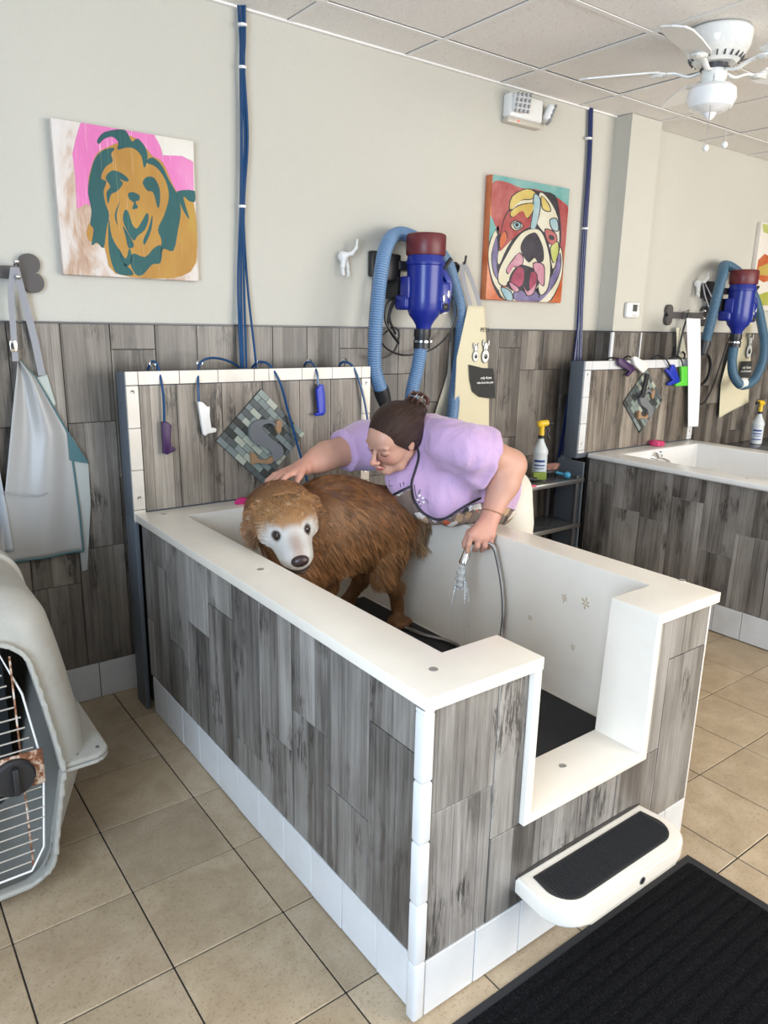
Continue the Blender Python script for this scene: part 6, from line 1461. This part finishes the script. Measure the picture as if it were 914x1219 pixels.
ab = put('apron_bib', am, apronmat(), WM, smooth=180); md_ = ab.modifiers.new('t', 'SOLIDIFY'); md_.thickness = .004; md_.offset = -1
# binding along the apron's edge and the neck strap, lying on the shirt
bvh = BVHTree.FromPolygons([tuple(v) for v in wco], [tuple(int(i) for i in f) for f in qi])
def on_shirt(pix, lift=.008):
    out = []
    for (x, y) in pix:
        d = (D(x, y, 1)-CAM).normalized(); h = bvh.ray_cast(CAM, d)
        if h[0] is not None: out.append(h[0]+(-d)*lift)
    return out
M_pipe = mat('black_binding', (.012, .012, .014), .6)
def dense(pl, n=6):
    q = spline([V((x, y, 0)) for x, y in pl], n); return [(p.x, p.y) for p in q]
for pl in ([(455, 566), (450, 576), (446.5, 588), (452, 592), (460, 592.5), (470, 588), (480, 583), (489, 579)], [(497, 533), (498, 545), (494, 560), (490, 573), (490, 582), (493, 596), (503, 610), (518, 618), (531, 616.5), (546, 607), (560, 599), (572, 593)]):
    pp = on_shirt(dense(pl)); 
    if len(pp) > 3: put('binding', tube(B(), pp, .0042, 6), M_pipe, WM)
# little print on the shirt: white flower with dark stalks
for (x, y, r, m) in ((499, 590, .006, M_wink), (503, 593, .005, M_wink), (497, 595, .005, M_wink), (504, 598, .006, M_wink), (500, 600, .004, M_wink)):
    pp = on_shirt([(x, y)], .003)
    if pp: b = B(); ball(b, pp[0], (r, r, r*.8), 8); put('flower_print', b, m, WM, smooth=180)
for pl in ([(463, 571), (463.5, 579), (467, 578)], [(476, 575), (477, 580)], [(480, 574), (481, 578)], [(493, 577), (495, 590), (501, 603)], [(500, 583), (498, 590)], [(506, 594), (510, 599)]):
    pp = on_shirt(pl, .0015)
    if len(pp) > 1: put('stalk_print', tube(B(), pp, .0012, 5), M_ink, WM)
b = B(); e0 = (wrL-elL).normalized(); x_, y_, _ = frame_from(e0); c0 = wrL-e0*.012
tube(b, [c0+x_*math.cos(t)*.0385+y_*math.sin(t)*.0385+e0*.006*math.sin(t) for t in [k*2*PI/24 for k in range(25)]], .0016, 6); put('bracelet', b, mat('fine_gold', (.60, .42, .22), .3, .9), WM)

# ---- sprayer, its hose and the water
sy = empty('hand_sprayer', D(553, 660, 2.585), 'chrome hand sprayer on a braided steel hose held in the left tub', 'sprayer')
b = B(); s0, s1 = D(555.5, 654, 2.59), D(551, 671, 2.585); sd = (s1-s0).normalized()
lathe(b, s0-sd*.03, sd, [(0, .009), (.03, .0095), (.045, .011), (.055, .013), (.075, .0155), (.083, .0155), (.085, .010)], 20); put('spray_head', b, M_chrome, sy)
b = B(); tube(b, spline([s0-sd*.02+R_*.012, s0+sd*.01+R_*.018, s0+sd*.035+R_*.015], 4), .003, 6); put('spray_lever', b, M_chrome, sy)
def braid():
    m = mat('braided_steel_hose', (.42, .41, .39), .35, .9); g = N(m); a = g.t.nodes.new('ShaderNodeAttribute'); a.attribute_name = 'Col'; g.color(a.outputs['Color']); return m
fl = .372
hp_ = [s0-sd*.02, D(566, 645, 2.60), D(580, 646, 2.60)]+[AT(px, py, 0, xx) for px, py, xx in ((588, 652, 1.80), (593.5, 672, 1.812), (598, 700, 1.808), (599.5, 730, 1.802), (597, 757, 1.795))]
hp_ += [V((1.74, -1.33, .42)), V((1.66, -1.34, fl)), AT(545, 769, 2, fl), AT(505, 756, 2, fl), AT(465, 745, 2, fl), V((1.40, -.72, fl)), V((1.25, -.50, fl)), V((1.13, -.42, .42)), V((1.13, -.38, .52))]
M_save = M_hose; M_hose = braid(); h_ = ribbed(sy, hp_, .0078, .0042, 'braided_hose', (.46, .45, .43), (.13, .125, .12)); M_hose = M_save
def watermat():
    m = mat('water', (.92, .96, 1.0), .03, trans=1.0); m.node_tree.nodes['Principled BSDF'].inputs['IOR'].default_value = 1.33; return m
M_water = watermat(); M_mist = mat('aerated_water', (.85, .88, .88), .25, trans=.7)
wt = empty('water_spray', D(550, 700, 2.58), 'clear water spraying from the sprayer down into the left tub', 'water')
b = B()
fa, fb2 = s1+sd*.006, D(546.5, 700, 2.585); nf = 24
tube(b, [fa.lerp(fb2, k/nf) for k in range(nf+1)], [.010+.0065*min(1, k/6)+.0030*math.sin(k*.95)-.010*max(0, k/nf-.85)*4 for k in range(nf+1)], 16)
put('foam', b, M_mist, wt, kind='stuff')
b = B()
for k in range(46):
    a = random.uniform(0, 2*PI); r = random.random()**.5; t = (R_*math.cos(a)*r+_f*math.sin(a)*r)
    p = s1+t*.012; q = D(545, 740, 2.60)+t*.055; q2 = V((q.x+t.x*.03, q.y+t.y*.03, .364)); u = random.uniform(0, .55); v = u+random.uniform(.1, .4)
    path = spline([p, p.lerp(q, .5)+V((0, 0, .012)), q, q2], 6); i0, i1 = int(u*len(path)), min(len(path), int(v*len(path))+2)
    if i1-i0 > 1: tube(b, path[i0:i1], .0011, 4)
put('jets', b, M_water, wt, kind='stuff')
